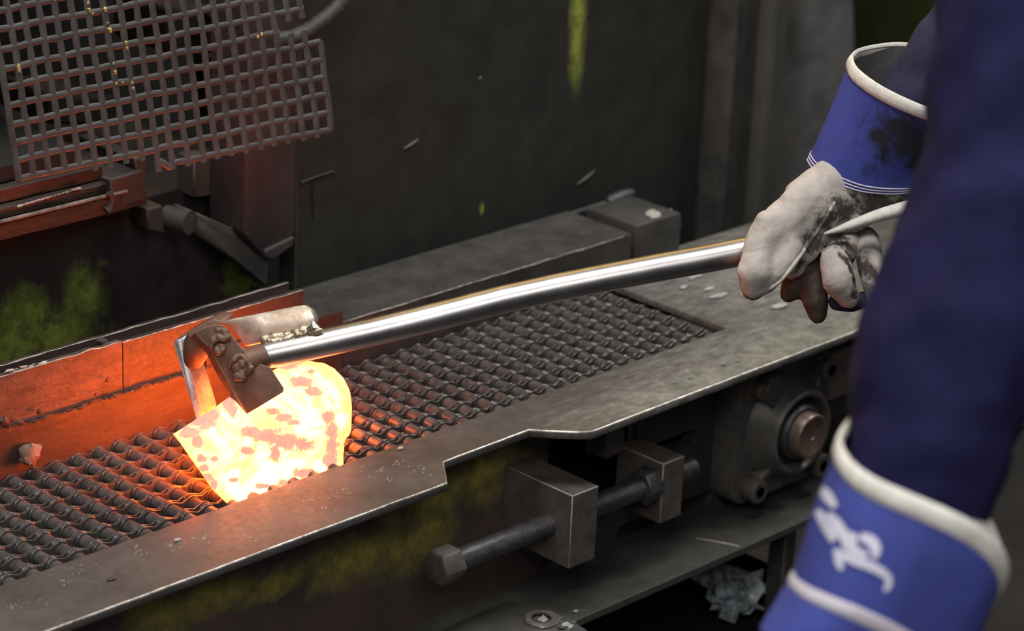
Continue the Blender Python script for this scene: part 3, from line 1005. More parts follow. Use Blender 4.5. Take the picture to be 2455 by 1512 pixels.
def thread(x0_, x1_, r, pitch, n=20):
    mb = MB()
    rs = []
    steps = int((x1_ - x0_) / (pitch / 4))
    for k in range(steps + 1):
        x = x0_ + (x1_ - x0_) * k / steps
        row = []
        for i in range(n):
            a = 2 * math.pi * i / n
            ph = ((x / pitch) + a / (2 * math.pi)) % 1.0
            rr = r - 0.0011 * abs(2 * ph - 1) * 1.0
            row.append(V((x, so.y + rr * math.cos(a), so.z + rr * math.sin(a))))
        rs.append(row)
    mb.rings(rs)
    return mb


thread(1.70, 2.06, 0.0122, 0.0034).build('threaded_shank', M['bolt'], sc_)
MB().lathe([(0.0165, 0), (0.0195, 0.0025), (0.0195, 0.026), (0.0185, 0.027)], so + V((0, 0, 0)), (1, 0, 0), 6).build('hex_head', M['block'], sc_, bevel=0.0008)
MB().lathe([(0.018, 0), (0.0205, 0.002), (0.0205, 0.020), (0.018, 0.022)], V((1.975, so.y, so.z)), (1, 0, 0), 6).build('lock_nut', M['bolt'], sc_, bevel=0.0008)

# ------------------------------------------------------------------ clamp plate with socket screw at the bottom
cp = thing('clamp_plate', (1.80, 1.73, ZC - 0.205), 'round nosed clamp plate lying on the ledge with a recessed hex screw', 'clamp')
zc = -0.192
poly = [PZ(p[0], p[1], zc) for p in ((1040, 1520), (1120, 1478), (1170, 1458), (1205, 1445), (1245, 1442), (1290, 1448), (1322, 1460), (1350, 1476), (1388, 1496), (1440, 1530), (1300, 1640), (900, 1600))]
MB().prism(poly, (0, 0, -0.018)).build('plate', M['ledge'], cp, bevel=0.002, segs=2)
cb = PZ(1297, 1487, zc)
MB().lathe([(0.0095, 0.0030), (0.0135, 0.0042), (0.0165, 0.0040), (0.0180, 0.0025), (0.0182, -0.002)], cb, (0, 0, 1), 32, cap=False).build('screw_rim', M['block'], cp)
MB().lathe([(0.0112, 0.0042), (0.010, -0.004), (0.002, -0.0045)], cb, (0, 0, 1), 6, cap=False).build('hex_recess', M['black'], cp)
MB().tube([cb + V((0.0183 * math.cos(a), 0.0183 * math.sin(a), 0.0018)) for a in (math.radians(-140 + 8 * i) for i in range(14))], 0.0006, 6).build('worn_rim_line', M['edge'], cp)
q = PZ(1302, 1488, zc + 0.001)
MB().ball(q, 0.0062, 8, (0.9, 0.9, 0.8), 0.8).build('metal_chip', M['ash'], cp)
for (px, py, r) in ((1345, 1482, 0.004), (1360, 1500, 0.006), (1350, 1505, 0.005), (1372, 1492, 0.004)):
    MB().ball(PZ(px, py, zc), r, 8, (1.3, 1, 0.5), 0.7).build('spatter', M['ash'] if r > 0.0055 else M['ledge'], cp)

# ------------------------------------------------------------------ glowing workpiece
DB = lambda px, py: 2.4226 + 0.000352 * (px - 159) + 0.0160 + (1409 - 0.3576 * px - py) * 0.00004
outline = [(415, 1040), (440, 1024), (480, 998), (515, 976), (548, 952), (575, 936), (610, 915), (645, 893), (675, 876), (705, 868), (730, 864), (752, 866), (778, 879), (802, 902),
           (822, 932), (836, 965), (843, 1000), (842, 1030), (838, 1043), (829, 1050), (824, 1068), (823, 1095), (823, 1128), (790, 1144), (740, 1162), (680, 1184), (620, 1205), (563, 1222),
           (535, 1198), (508, 1172), (480, 1130), (455, 1096), (434, 1064)]


def resample(pts, n):
    L = [0]
    m = len(pts)
    for i in range(m):
        L.append(L[-1] + math.dist(pts[i], pts[(i + 1) % m]))
    out, i = [], 0
    for k in range(n):
        s_ = L[-1] * k / n
        while L[i + 1] < s_:
            i += 1
        t = (s_ - L[i]) / (L[i + 1] - L[i])
        a, b_ = pts[i], pts[(i + 1) % m]
        out.append((a[0] + (b_[0] - a[0]) * t, a[1] + (b_[1] - a[1]) * t))
    return out


def segdist(p, a, b_):
    ab = (b_[0] - a[0], b_[1] - a[1])
    t = max(0, min(1, ((p[0] - a[0]) * ab[0] + (p[1] - a[1]) * ab[1]) / (ab[0] ** 2 + ab[1] ** 2)))
    return math.hypot(p[0] - a[0] - ab[0] * t, p[1] - a[1] - ab[1] * t)


def top_y(px):
    ys = []
    for a, b_ in zip(outline, outline[1:] + outline[:1]):
        if min(a[0], b_[0]) <= px <= max(a[0], b_[0]) and a[0] != b_[0]:
            ys.append(a[1] + (b_[1] - a[1]) * (px - a[0]) / (b_[0] - a[0]))
    return min(ys) if ys else 1040.0


patches = [(455, 1035, 26, 20), (480, 1012, 34, 18), (505, 1000, 26, 24), (472, 1058, 18, 20), (482, 1098, 12, 10), (488, 1122, 11, 11), (500, 1142, 10, 8), (513, 1160, 9, 14), (548, 965, 16, 22), (560, 985, 12, 16),
           (720, 915, 30, 14), (748, 938, 22, 12), (690, 875, 34, 10), (655, 985, 16, 9), (680, 1000, 20, 9), (705, 1012, 14, 7), (600, 1035, 22, 13), (640, 1045, 36, 16), (685, 1058, 40, 22), (725, 1065, 30, 18), (660, 1085, 14, 22),
           (590, 1080, 20, 10), (785, 1000, 14, 18), (795, 1035, 15, 24), (797, 1070, 18, 26), (730, 1135, 30, 14), (700, 1160, 34, 12), (790, 1105, 20, 20), (745, 890, 12, 8), (514, 1100, 8, 7), (560, 1150, 14, 6), (630, 1165, 22, 6)]
NB, RB = 180, 34
ob = resample(outline, NB)
cxb, cyb = 640.0, 1045.0
mb = MB()
heats, rims = [], []
fr, bk = [], []
for r_i in range(RB, 0, -1):
    rr = r_i / RB
    rowf, rowb = [], []
    for (x, y) in ob:
        px, py = cxb + (x - cxb) * rr, cyb + (y - cyb) * rr
        fl = min(1.0, segdist((px, py), (415, 1040), (675, 876)) / 60.0)
        fb_ = max(0.0, min(1.0, (1409 - 0.3576 * px - py) / 130.0))
        hgt = (0.022 * (1 - rr ** 3.0) * (0.35 + 0.65 * fl) + 0.010 * (1 - rr ** 10)) * fb_
        dcr = min(segdist((px, py), (647, 955), (712, 1008)), segdist((px, py), (712, 1008), (760, 1120)))
        hgt -= 0.0045 * math.exp(-(dcr / 14.0) ** 2) * (1 - rr ** 4)
        hgt += 0.0016 * noise.noise(V((px / 40, py / 40, 1.0))) * (1 - rr ** 6)
        base = PD(px, py, DB(px, py))
        rowf.append(base - F_ * hgt)
        room = max(0.0, (py - top_y(px) - 5) / 918.0)
        qb = base + V((F_.x, F_.y, 0)).normalized() * min(0.125 * (1 - rr ** 12), room)
        qb.z = max(qb.z, ZC - 0.011)
        rowb.append(qb)
    fr.append(rowf)
    bk.append(rowb)
verts = fr[::-1] + bk[1:]
allr = fr[::-1]
mb.rings(allr + bk, True, False)
pc = mb
hot_me = pc.mesh('billet', M['hot'])
at = hot_me.attributes.new('scale_patch', 'FLOAT', 'POINT')
at2 = hot_me.attributes.new('rim', 'FLOAT', 'POINT')
va, vb, hb = [], [], []
at3 = hot_me.attributes.new('back_glow', 'FLOAT', 'POINT')
for v_ in hot_me.vertices:
    px, py, d = project(v_.co)
    best = -1.0
    for (x, y, rx, ry) in patches:
        best = max(best, 1.0 - math.hypot((px - x) / rx, (py - y) / ry))
    back_ = (V(v_.co) - PD(px, py, DB(px, py))).length if d > DB(px, py) + 0.004 else 0.0
    hb.append(min(1.0, back_ / 0.012) * max(0.25, min(1.25, 1.25 - (px - 520) / 330.0)) * (0.17 + 0.83 * max(0.0, min(1.0, (ZC + 0.065 - v_.co.z) / 0.03))))
    va.append(max(0.0, min(1.0, 0.42 + 0.55 * best)))
    dd = min(segdist((px, py), outline[i], outline[(i + 1) % len(outline)]) for i in range(len(outline)))
    vb.append(max(0.0, 1.0 - dd / 22.0) * 0.9)
at.data.foreach_set('value', va)
at2.data.foreach_set('value', vb)
at3.data.foreach_set('value', hb)
bil = link('hot_forging', hot_me)
tag(bil, 'glowing yellow hot thick forging gripped by the tongs on the chain', 'forging')

def fuse(chains, voxel, name, mat, parent, smooth_it=6, disp=0.0, dscale=30.0, seed=0.0):
    """One continuous skin from chains of (point, radius): capsules, voxel-fused and smoothed."""
    mb_ = MB()
    for ch in chains:
        pts, rads = [], []
        for (a, ra), (b2, rb) in zip(ch[:-1], ch[1:]):
            a, b2 = V(a), V(b2)
            n = max(2, int((b2 - a).length / (min(ra, rb) * 0.6)))
            for k in range(n):
                t = k / n
                pts.append(a.lerp(b2, t))
                rads.append(ra + (rb - ra) * t)
        pts.append(V(ch[-1][0]))
        rads.append(ch[-1][1])
        for p_, r_ in zip(pts, rads):
            mb_.ball(p_, r_, 12)
    me_ = mb_.mesh(name, mat)
    ob_ = bpy.data.objects.new(name, me_)
    COL.objects.link(ob_)
    md = ob_.modifiers.new('r', 'REMESH')
    md.mode = 'VOXEL'
    md.voxel_size = voxel
    ms = ob_.modifiers.new('s', 'SMOOTH')
    ms.iterations = smooth_it
    ms.factor = 0.5
    dgx = bpy.context.evaluated_depsgraph_get()
    out = bpy.data.meshes.new_from_object(ob_.evaluated_get(dgx))
    bpy.data.objects.remove(ob_)
    if disp:
        out.update()
        nr = [V(v_.normal) for v_ in out.vertices]
        for v_, n_ in zip(out.vertices, nr):
            f = noise.fractal(V(v_.co) * dscale + V((seed, seed, seed)), 1.0, 2.0, 3)
            v_.co += n_ * (disp * f)
    out.materials.clear()
    out.materials.append(mat)
    out.shade_smooth()
    out.update()
    return link(name, out, parent)


# ------------------------------------------------------------------ tongs with long steel handle
tg = thing('forging_tongs', PD(640, 848, 2.58), 'long handled steel tongs gripping the glowing forging, polished round bar handle', 'tongs')


def C5(x, y):
    return 400 + x / 4.448, 680 + y / 4.448


def P5(x, y, d):
    return PD(*C5(x, y), d + 0.018)


k_px = 2.56 / FPX
hpts = [(632, 852, 2.572), (660, 847, 2.574), (720, 834, 2.577), (800, 816, 2.581), (900, 794, 2.586), (1000, 770, 2.592), (1100, 744.5, 2.598), (1207, 717, 2.604), (1330, 690, 2.610), (1450, 666, 2.616), (1580, 641, 2.622), (1700, 619, 2.628), (1790, 601, 2.632), (1900, 578, 2.638), (2010, 554, 2.644)]
MB().tube([PD(x, y, d + 0.018 * (1790 - x) / 1150 if x < 1790 else d) for x, y, d in hpts], [0.0122] + [0.01365] * (len(hpts) - 2) + [0.0125], 40).build('handle_bar', M['pipe'], tg)
# right jaw: thick plate with a narrow neck
jp = [(300, 520), (420, 455), (520, 432), (610, 440), (680, 520), (760, 640), (830, 700), (960, 840), (1110, 890), (1190, 1020), (1250, 1110), (1246, 1150), (850, 1392), (700, 1130), (560, 880), (470, 700)]
wv = R_ * (-70 / 4.448 * k_px) + D_ * (40 / 4.448 * k_px) + F_ * 0.012
jw = MB().prism([P5(x, y, 2.556) for x, y in jp], wv).build('jaw', [M['jaw'], M['jawedge']], tg, bevel=0.0008, segs=1, bevel_mat=1)
lbl(jw, 'thick brown jaw plate in front of the forging edge')
# left jaw: flat prong seen edge on
lp = [(70, 640), (85, 600), (150, 590), (170, 660), (392, 1392), (330, 1470), (310, 1440)]
wv2 = R_ * (120 / 4.448 * k_px) + D_ * (-100 / 4.448 * k_px) + F_ * 0.020
lj = MB().prism([P5(x, y, 2.588) for x, y in lp], wv2).build('jaw', [M['jawgrey'], M['edge']], tg, bevel=0.0006, segs=1, bevel_mat=1)  # pale bevel painted as a highlight along the prong's edges
lbl(lj, 'grey flat prong jaw left of the thick jaw')
MB().prism([P5(x, y, 2.600) for x, y in ((85, 605), (140, 565), (300, 470), (430, 395), (500, 375), (580, 400), (600, 440), (430, 470), (380, 500), (150, 600))], wv2 * 0.9).build('bent_shoulder', M['jaw'], tg, bevel=0.0015, segs=2)
MB().prism([P5(x, y, 2.594) for x, y in ((165, 620), (270, 520), (400, 470), (455, 740), (400, 770), (370, 850), (240, 860))], F_ * 0.02).build('web', M['jaw'], tg, bevel=0.003, segs=3)
MB().tube([P5(350, 560, 2.578), P5(330, 640, 2.580), P5(300, 760, 2.586), P5(280, 840, 2.592)], [0.012, 0.0135, 0.012, 0.009], 16).build('pivot_boss', M['jaw'], tg)
MB().tube([P5(820, 840, 2.560), P5(930, 800, 2.566), P5(1050, 770, 2.572)], [0.0118, 0.0125, 0.0125], 24).build('socket_collar', M['jaw'], tg)
# heat tinted flat bar with a rounded end, welded along the handle
fb = [(560, 405), (700, 370), (1000, 310), (1380, 235), (1470, 226), (1540, 275), (1578, 350), (1580, 400), (1540, 440), (1300, 560), (1030, 620), (830, 668), (760, 560), (680, 450)]
MB().prism([P5(x, y, 2.590) for x, y in fb], F_ * 0.010 + R_ * 0.003).build('flat_bar', M['flatbar'], tg, bevel=0.0014, segs=2)


def bead(name, pts, r, n, mat, d, seed):
    """Weld bead: overlapping puddles fused into one lumpy run."""
    rr = random.Random(seed)
    ch = []
    for i in range(n):
        t = i / (n - 1) * (len(pts) - 1)
        k = min(int(t), len(pts) - 2)
        a, b_ = pts[k], pts[k + 1]
        x, y = a[0] + (b_[0] - a[0]) * (t - k), a[1] + (b_[1] - a[1]) * (t - k)
        p = P5(x + rr.uniform(-6, 6), y + rr.uniform(-8, 8), d)
        q = r * rr.uniform(0.6, 1.1)
        ch.append([(p, q), (p + R_ * 0.002 * rr.uniform(-1, 1) + D_ * 0.002 * rr.uniform(-1, 1), q * 0.8)])
    return fuse(ch, 0.0011, name, mat, tg, 2, 0.0006, 220.0, seed)


bead('weld_bead', [(1040, 590), (1150, 575), (1280, 555), (1400, 520), (1500, 485), (1560, 460)], 0.0050, 26, M['weld'], 2.572, 5)
bead('weld_bead', [(1100, 620), (1250, 600), (1380, 550), (1480, 520)], 0.0040, 18, M['weld'], 2.569, 6)
MB().tube([P5(1540, 500, 2.570), P5(1580, 450, 2.566), P5(1560, 395, 2.566)], [0.006, 0.005, 0.0008], 8).build('weld_spike', M['edge'], tg)
MB().tube([P5(1540, 500, 2.570), P5(1610, 500, 2.566), P5(1660, 487, 2.564)], [0.006, 0.004, 0.0008], 8).build('weld_spike', M['weld'], tg)
bead('weld_bead', [(540, 490), (600, 500), (650, 570), (600, 590), (540, 560), (500, 600), (470, 660)], 0.0040, 18, M['jaw'], 2.553, 8)
bead('weld_bead', [(560, 690), (600, 650), (600, 720), (550, 740), (520, 700)], 0.0030, 12, M['jaw'], 2.552, 9)
bead('weld_bead', [(680, 860), (740, 770), (810, 770), (850, 830), (900, 900), (860, 950)], 0.0036, 20, M['jaw'], 2.552, 10)
bead('weld_bead', [(740, 900), (790, 850), (830, 920), (800, 1000), (750, 1000), (770, 930)], 0.0042, 16, M['jaw'], 2.551, 12)

# ------------------------------------------------------------------ flakes and debris on the table
fl = [(1720, 712, 0.017, 'M'), (1800, 706, 0.030, 'L'), (1640, 690, 0.009, 'S'), (1702, 694, 0.011, 'S'), (1870, 735, 0.014, 'M'), (1668, 665, 0.013, 'S')]
txt = ['pale ash flake on the table end, nearest the chain end', 'largest pale ash flake on the table end, under the glove fingertip', 'tiny pale ash flake left of the others on the table end',
       'small pale ash flake between the chain end and glove', 'pale ash flake on the table end under the dark fingers', 'small pale ash flake just below the steel handle']
for (px, py, r, _), t in zip(fl, txt):
    p = PZ(px, py, 0.0008)
    n = 9
    ang = random.random() * 6
    pol = [p + V((math.cos(a + ang) * r * random.uniform(0.35, 1.15), math.sin(a + ang) * r * 0.42 * random.uniform(0.35, 1.15), 0)) for a in (2 * math.pi * i / n for i in range(n))]
    tag(MB().prism(pol, (0, 0, 0.0022)).build('ash_flake', M['ash'], None, bevel=0.0005), t, 'ash flake', 'ash flakes on the table end')
for (px, py, r, t) in ((960, 1075, 0.0048, 'small grey scale chip on the plate right of the forging'), (425, 1295, 0.0042, 'tiny pale scale chip on the plate near the front edge middle'),
                       (268, 1388, 0.0060, 'dark grey scale chip on the front plate, nearest the corner'), (1380, 1466, 0.0044, 'tiny pale scale chip on the ledge beside the clamp plate')):
    p = PZ(px, py, 0.0008 if py < 1400 else -0.2092)
    pol = [p + V((math.cos(a) * r * random.uniform(0.6, 1.1), math.sin(a) * r * 0.6 * random.uniform(0.6, 1.1), 0)) for a in (2 * math.pi * i / 7 for i in range(7))]
    tag(MB().prism(pol, (0, 0, 0.0016)).build('scale_chip', M['ash'] if py != 1388 else M['bolt'], None, bevel=0.0004), t, 'scale chip', 'loose scale chips')

# scratches and scuffs worn into the front plate
mb = MB()
for (px, py, sx, sy, n) in ((25, 1450, 30, 8, 6), (330, 1325, 30, 20, 8), (480, 1290, 60, 20, 8), (820, 1175, 40, 24, 10), (1010, 1125, 30, 14, 6), (200, 1360, 60, 24, 8), (420, 1305, 36, 24, 7), (760, 1205, 60, 34, 16), (900, 1130, 40, 20, 9), (960, 1110, 40, 20, 8), (590, 1285, 60, 14, 6), (60, 1440, 60, 10, 5), (160, 1395, 40, 20, 5), (930, 1150, 14, 6, 3), (700, 1175, 30, 10, 4)):
    for i in range(n):
        a = (px + random.gauss(0, sx * 0.4), py + random.gauss(0, sy * 0.4))
        L = random.uniform(3, 11)
        th = random.uniform(-1.2, 0.6)
        q0, q1 = PZ(*a, 0.0), PZ(a[0] + L * math.cos(th), a[1] + L * math.sin(th), 0.0)
        mb.tube([q0, q0.lerp(q1, 0.5) + V((random.uniform(-.001, .001), random.uniform(-.001, .001), 0)), q1], [0.0001, random.uniform(0.0002, 0.0005), 0.0001], 5, flat=0.5)
o = stuff(mb.build('surface_scratches', M['scratch'], conv))

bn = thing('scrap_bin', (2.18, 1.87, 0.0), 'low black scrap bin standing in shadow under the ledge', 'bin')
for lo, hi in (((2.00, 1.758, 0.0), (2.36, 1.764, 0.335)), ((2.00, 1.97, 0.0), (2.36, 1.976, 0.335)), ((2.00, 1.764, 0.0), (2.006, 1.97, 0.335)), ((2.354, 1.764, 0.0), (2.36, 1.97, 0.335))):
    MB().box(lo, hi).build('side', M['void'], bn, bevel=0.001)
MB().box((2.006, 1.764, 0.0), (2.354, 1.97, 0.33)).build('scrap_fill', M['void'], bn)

# crumpled sheet on the floor under the ledge
mb = MB()
pc0 = PZ(1795, 1432, -0.335)
for i in range(11):
    mb.ball(pc0 + V((random.uniform(-.036, .016), random.uniform(0.0, .032), random.uniform(-0.012, 0.014))), random.uniform(0.010, 0.024), 12, (1.2, 1, 0.7), 1.6)
rg = mb.build('crumpled_foil', M['rag'], None, smooth=False)
tag(rg, 'crumpled bluish grey foil bundle on the scrap bin under the ledge', 'foil')

# ------------------------------------------------------------------ background beyond the press
gc = MB()
rs = []
for j in range(26):
    v_ = j / 25
    z = 0.2 + 1.5 * v_
    row = []
    for i in range(28):
        a = 2 * math.pi * i / 28
        rr = 0.085 + 0.02 * noise.noise(V((math.cos(a) * 2, math.sin(a) * 2, z * 7)))
        row.append(V((3.235 + rr * math.cos(a) * 1.1, 2.57 + rr * math.sin(a), z)))
    rs.append(row)
gc.rings(rs)
tag(gc.build('dust_sheet', M['greycloth']), 'blurred grey draped sheet hanging right of the columns', 'cloth')
q = MB().box((3.7, 2.6, 0.0), (4.6, 3.1, 2.2)).build('green_cabinet', M['greenp'], None, bevel=0.01)
tag(q, 'very dark green machine cabinet blurred behind the glove', 'cabinet')

# ------------------------------------------------------------------ the worker
pr = thing('person', (1.80, 0.80, 0.0), 'worker in navy jacket and blue cuffed gloves, holding the tongs handle', 'person')


def sleeve_rings(spec, n=36, seed=0.0, amp=0.004, fold=60.0):
    """spec: (centre, radius across, radius in depth). Rings across the path, with cloth folds."""
    rs_ = []
    cs = [V(s_[0]) for s_ in spec]
    fine, R1, R2 = [], [], []
    for i in range(len(spec) - 1):
        for k in range(6):
            t = k / 6
            fine.append(cs[i].lerp(cs[i + 1], t))
            R1.append(spec[i][1] + (spec[i + 1][1] - spec[i][1]) * t)
            R2.append(spec[i][2] + (spec[i + 1][2] - spec[i][2]) * t)
    fine.append(cs[-1])
    R1.append(spec[-1][1])
    R2.append(spec[-1][2])
    for _ in range(3):
        fine = [fine[0]] + [(fine[i - 1] + fine[i] * 2 + fine[i + 1]) / 4 for i in range(1, len(fine) - 1)] + [fine[-1]]
    for i, c in enumerate(fine):
        t = (fine[min(i + 1, len(fine) - 1)] - fine[max(i - 1, 0)]).normalized()
        u = t.cross(F_).normalized()
        v2 = u.cross(t).normalized()
        row = []
        for j in range(n):
            a = 2 * math.pi * j / n
            d_ = u * math.cos(a) + v2 * math.sin(a)
            f = amp * noise.noise(V((c.x * fold * 0.4 + d_.x * 1.6 + seed, c.z * fold + d_.y * 1.4, d_.z * 1.6)))
            f += amp * 0.5 * noise.noise(c * 45 + d_ * 2.2 + V((seed, 0, 0)))
            row.append(c + u * math.cos(a) * (R1[i] + f) + v2 * math.sin(a) * (R2[i] + f))
        rs_.append(row)
    return rs_


# body: one continuous skin under the clothes (head, neck, trunk, arms, legs)
SH_L, SH_R = V((1.60, 0.86, 1.43)), V((1.98, 0.84, 1.43))
EL_L, WR_L = V((1.43, 0.965, 1.20)), V((1.285, 0.935, 0.99))
EL_R, WR_R = V((2.27, 1.22, 1.26)), PD(2070, 420, 2.655)
body = [[((1.79, 0.80, 0.96), 0.14), ((1.79, 0.81, 1.15), 0.135), ((1.79, 0.83, 1.35), 0.145)], [((1.72, 0.83, 1.36), 0.11), ((1.86, 0.83, 1.36), 0.11)],
        [(SH_L, 0.07), ((1.79, 0.83, 1.42), 0.10), (SH_R, 0.07)], [((1.79, 0.84, 1.45), 0.06), ((1.79, 0.87, 1.55), 0.055)],
        [((1.79, 0.88, 1.60), 0.075), ((1.79, 0.885, 1.68), 0.088)], [((1.79, 0.935, 1.575), 0.05), ((1.79, 0.94, 1.60), 0.055)], [((1.79, 0.98, 1.635), 0.012), ((1.79, 0.992, 1.615), 0.015)],
        [((1.705, 0.875, 1.65), 0.018), ((1.703, 0.872, 1.625), 0.014)], [((1.875, 0.875, 1.65), 0.018), ((1.877, 0.872, 1.625), 0.014)],
        [(SH_L, 0.055), ((1.55, 0.91, 1.405), 0.05), (PD(2432, 150, 1.79), 0.043), (PD(2362, 600, 1.77), 0.038), (PD(2245, 950, 1.76), 0.033), (PD(2150, 1290, 1.765), 0.028), (PD(2060, 1480, 1.765), 0.026)], [(SH_R, 0.055), ((2.14, 1.02, 1.37), 0.05), (EL_R, 0.042), (PD(2330, 90, 2.60), 0.032), (PD(2180, 280, 2.64), 0.027), (PD(2110, 390, 2.655), 0.024)],
        [((1.71, 0.80, 0.93), 0.10), ((1.70, 0.82, 0.50), 0.062), ((1.70, 0.79, 0.09), 0.045)], [((1.87, 0.80, 0.93), 0.10), ((1.88, 0.80, 0.50), 0.062), ((1.89, 0.77, 0.09), 0.045)]]
fuse(body, 0.012, 'body', M['skin'], pr, 4)
hair = [[((1.79, 0.865, 1.705), 0.086), ((1.79, 0.85, 1.68), 0.088), ((1.79, 0.835, 1.63), 0.075)]]
fuse(hair, 0.012, 'hair', M['hair'], pr, 3)
MB().ball((1.762, 0.968, 1.655), 0.011, 10).build('eye', M['ash'], pr)
MB().ball((1.818, 0.968, 1.655), 0.011, 10).build('eye', M['ash'], pr)
MB().tube([(1.768, 0.984, 1.578), (1.79, 0.991, 1.576), (1.812, 0.984, 1.578)], [0.003, 0.005, 0.003], 8).build('mouth', M['die'], pr)
# jacket trunk, trousers, boots
jk = [[((1.79, 0.80, 0.84), 0.17), ((1.79, 0.81, 1.10), 0.165), ((1.79, 0.83, 1.36), 0.165)], [((1.66, 0.83, 1.38), 0.115), ((1.92, 0.83, 1.38), 0.115)], [(SH_L, 0.092), ((1.79, 0.83, 1.43), 0.10), (SH_R, 0.092)]]
fuse(jk, 0.014, 'jacket', M['navy'], pr, 4, 0.006, 9.0)
tr_ = [[((1.71, 0.80, 0.90), 0.125), ((1.70, 0.82, 0.50), 0.09), ((1.70, 0.79, 0.10), 0.075)], [((1.87, 0.80, 0.90), 0.125), ((1.88, 0.80, 0.50), 0.09), ((1.89, 0.77, 0.10), 0.075)]]
fuse(tr_, 0.014, 'trousers', M['navy'], pr, 4, 0.006, 9.0)
for bx, by in ((1.70, 0.79), (1.89, 0.77)):
    fuse([[((bx, by, 0.06), 0.055), ((bx, by + 0.09, 0.05), 0.05), ((bx, by + 0.17, 0.042), 0.04)], [((bx, by, 0.12), 0.055), ((bx, by - 0.03, 0.05), 0.05)]], 0.01, 'boot', M['hair'], pr, 3)

# near arm: sleeve hanging from the shoulder into the gauntlet
kn = lambda px, d: px * d / FPX
near = [(SH_L, 0.098, 0.095), (V((1.55, 0.91, 1.415)), 0.095, 0.09), (PD(2432, -60, 1.80), kn(185, 1.8), 0.08), (PD(2432, 150, 1.79), kn(196, 1.79), 0.075), (PD(2410, 400, 1.78), kn(200, 1.78), 0.07),
        (PD(2362, 600, 1.77), kn(215, 1.77), 0.068), (PD(2290, 790, 1.765), kn(222, 1.765), 0.066), (PD(2245, 950, 1.76), kn(212, 1.76), 0.062), (PD(2222, 1090, 1.755), kn(196, 1.755), 0.055), (PD(2190, 1200, 1.755), kn(185, 1.755), 0.045)]
MB().rings(sleeve_rings(near, 44, 2.0, 0.0055, 34.0)).build('sleeve', M['navy'], pr)


def spl(pts, n):
    """Evenly resampled smooth open curve through the points."""
    m = len(pts)
    out = []
    for k in range(n):
        t = k / (n - 1) * (m - 1)
        i = min(int(t), m - 2)
        f = t - i
        p0, p1, p2, p3 = pts[max(i - 1, 0)], pts[i], pts[i + 1], pts[min(i + 2, m - 1)]
        out.append(0.5 * ((2 * p1) + (p2 - p0) * f + (2 * p0 - 5 * p1 + 4 * p2 - p3) * f * f + (3 * p1 - p0 - 3 * p2 + p3) * f ** 3))
    return out


def ring_from(front, back, n=22):
    f = spl([PD(*p) for p in front], n)
    b2 = spl([PD(*p) for p in back], n)
    return f + b2[1:-1]


gl = thing('work_glove', PD(2100, 1500, 1.76), '', 'glove')
del gl['label'], gl['category']
gl.name = 'work_glove'
adopt(gl, pr)
r0 = ring_from([(2030, 1020, 1.765), (2012, 1062, 1.735), (2040, 1115, 1.715), (2100, 1158, 1.700), (2185, 1195, 1.692), (2280, 1236, 1.690), (2350, 1275, 1.695), (2398, 1322, 1.710), (2412, 1372, 1.730), (2392, 1412, 1.755), (2370, 1440, 1.775)],
               [(2370, 1440, 1.775), (2400, 1330, 1.825), (2330, 1190, 1.835), (2200, 1080, 1.835), (2100, 1020, 1.815), (2050, 1005, 1.785), (2030, 1020, 1.765)])
r1 = ring_from([(1898, 1378, 1.775), (1905, 1395, 1.745), (1940, 1420, 1.722), (1985, 1442, 1.708), (2040, 1466, 1.700), (2110, 1497, 1.700), (2180, 1535, 1.708), (2240, 1575, 1.720), (2280, 1610, 1.74), (2296, 1640, 1.76), (2290, 1655, 1.78)],
               [(2290, 1655, 1.78), (2270, 1590, 1.815), (2200, 1520, 1.825), (2080, 1430, 1.825), (1980, 1385, 1.815), (1925, 1368, 1.795), (1898, 1378, 1.775)])
r2 = ring_from([(1822, 1500, 1.78), (1828, 1515, 1.75), (1860, 1535, 1.728), (1900, 1556, 1.715), (1955, 1580, 1.708), (2020, 1612, 1.708), (2090, 1650, 1.715), (2150, 1690, 1.726), (2190, 1725, 1.745), (2206, 1755, 1.765), (2200, 1770, 1.785)],
               [(2200, 1770, 1.785), (2180, 1705, 1.815), (2110, 1635, 1.825), (1990, 1545, 1.825), (1900, 1500, 1.815), (1850, 1485, 1.797), (1822, 1500, 1.78)])


def loft(ra, rb, k, seed, amp=0.0):
    out = []
    for i in range(k + 1):
        t = i / k
        row = [a.lerp(b2, t) for a, b2 in zip(ra, rb)]
        c = sum(row, V()) / len(row)
        s_ = 1 + amp * math.sin(t * math.pi)
        row = [c + (p - c) * (s_ + 0.02 * noise.noise(p * 22 + V((seed, 0, 0))) * math.sin(t * math.pi)) for p in row]
        out.append(row)
    return out


def band(ra, rb, wd, th, name, mat, parent, shift=0.0, n=10):
    """Flat bound edge: an elliptical section carried round the ring ra, wide along the cuff."""
    c = sum(ra, V()) / len(ra)
    rows = []
    for a_, b2 in zip(ra, rb):
        ax = (b2 - a_).normalized()
        o_ = (a_ - c)
        o_ = (o_ - ax * o_.dot(ax)).normalized()
        rows.append([a_ + ax * (shift + wd * math.cos(q)) + o_ * (th * math.sin(q)) for q in (2 * math.pi * i / n for i in range(n))])
    return MB().rings(rows, False, True).build(name, mat, parent)


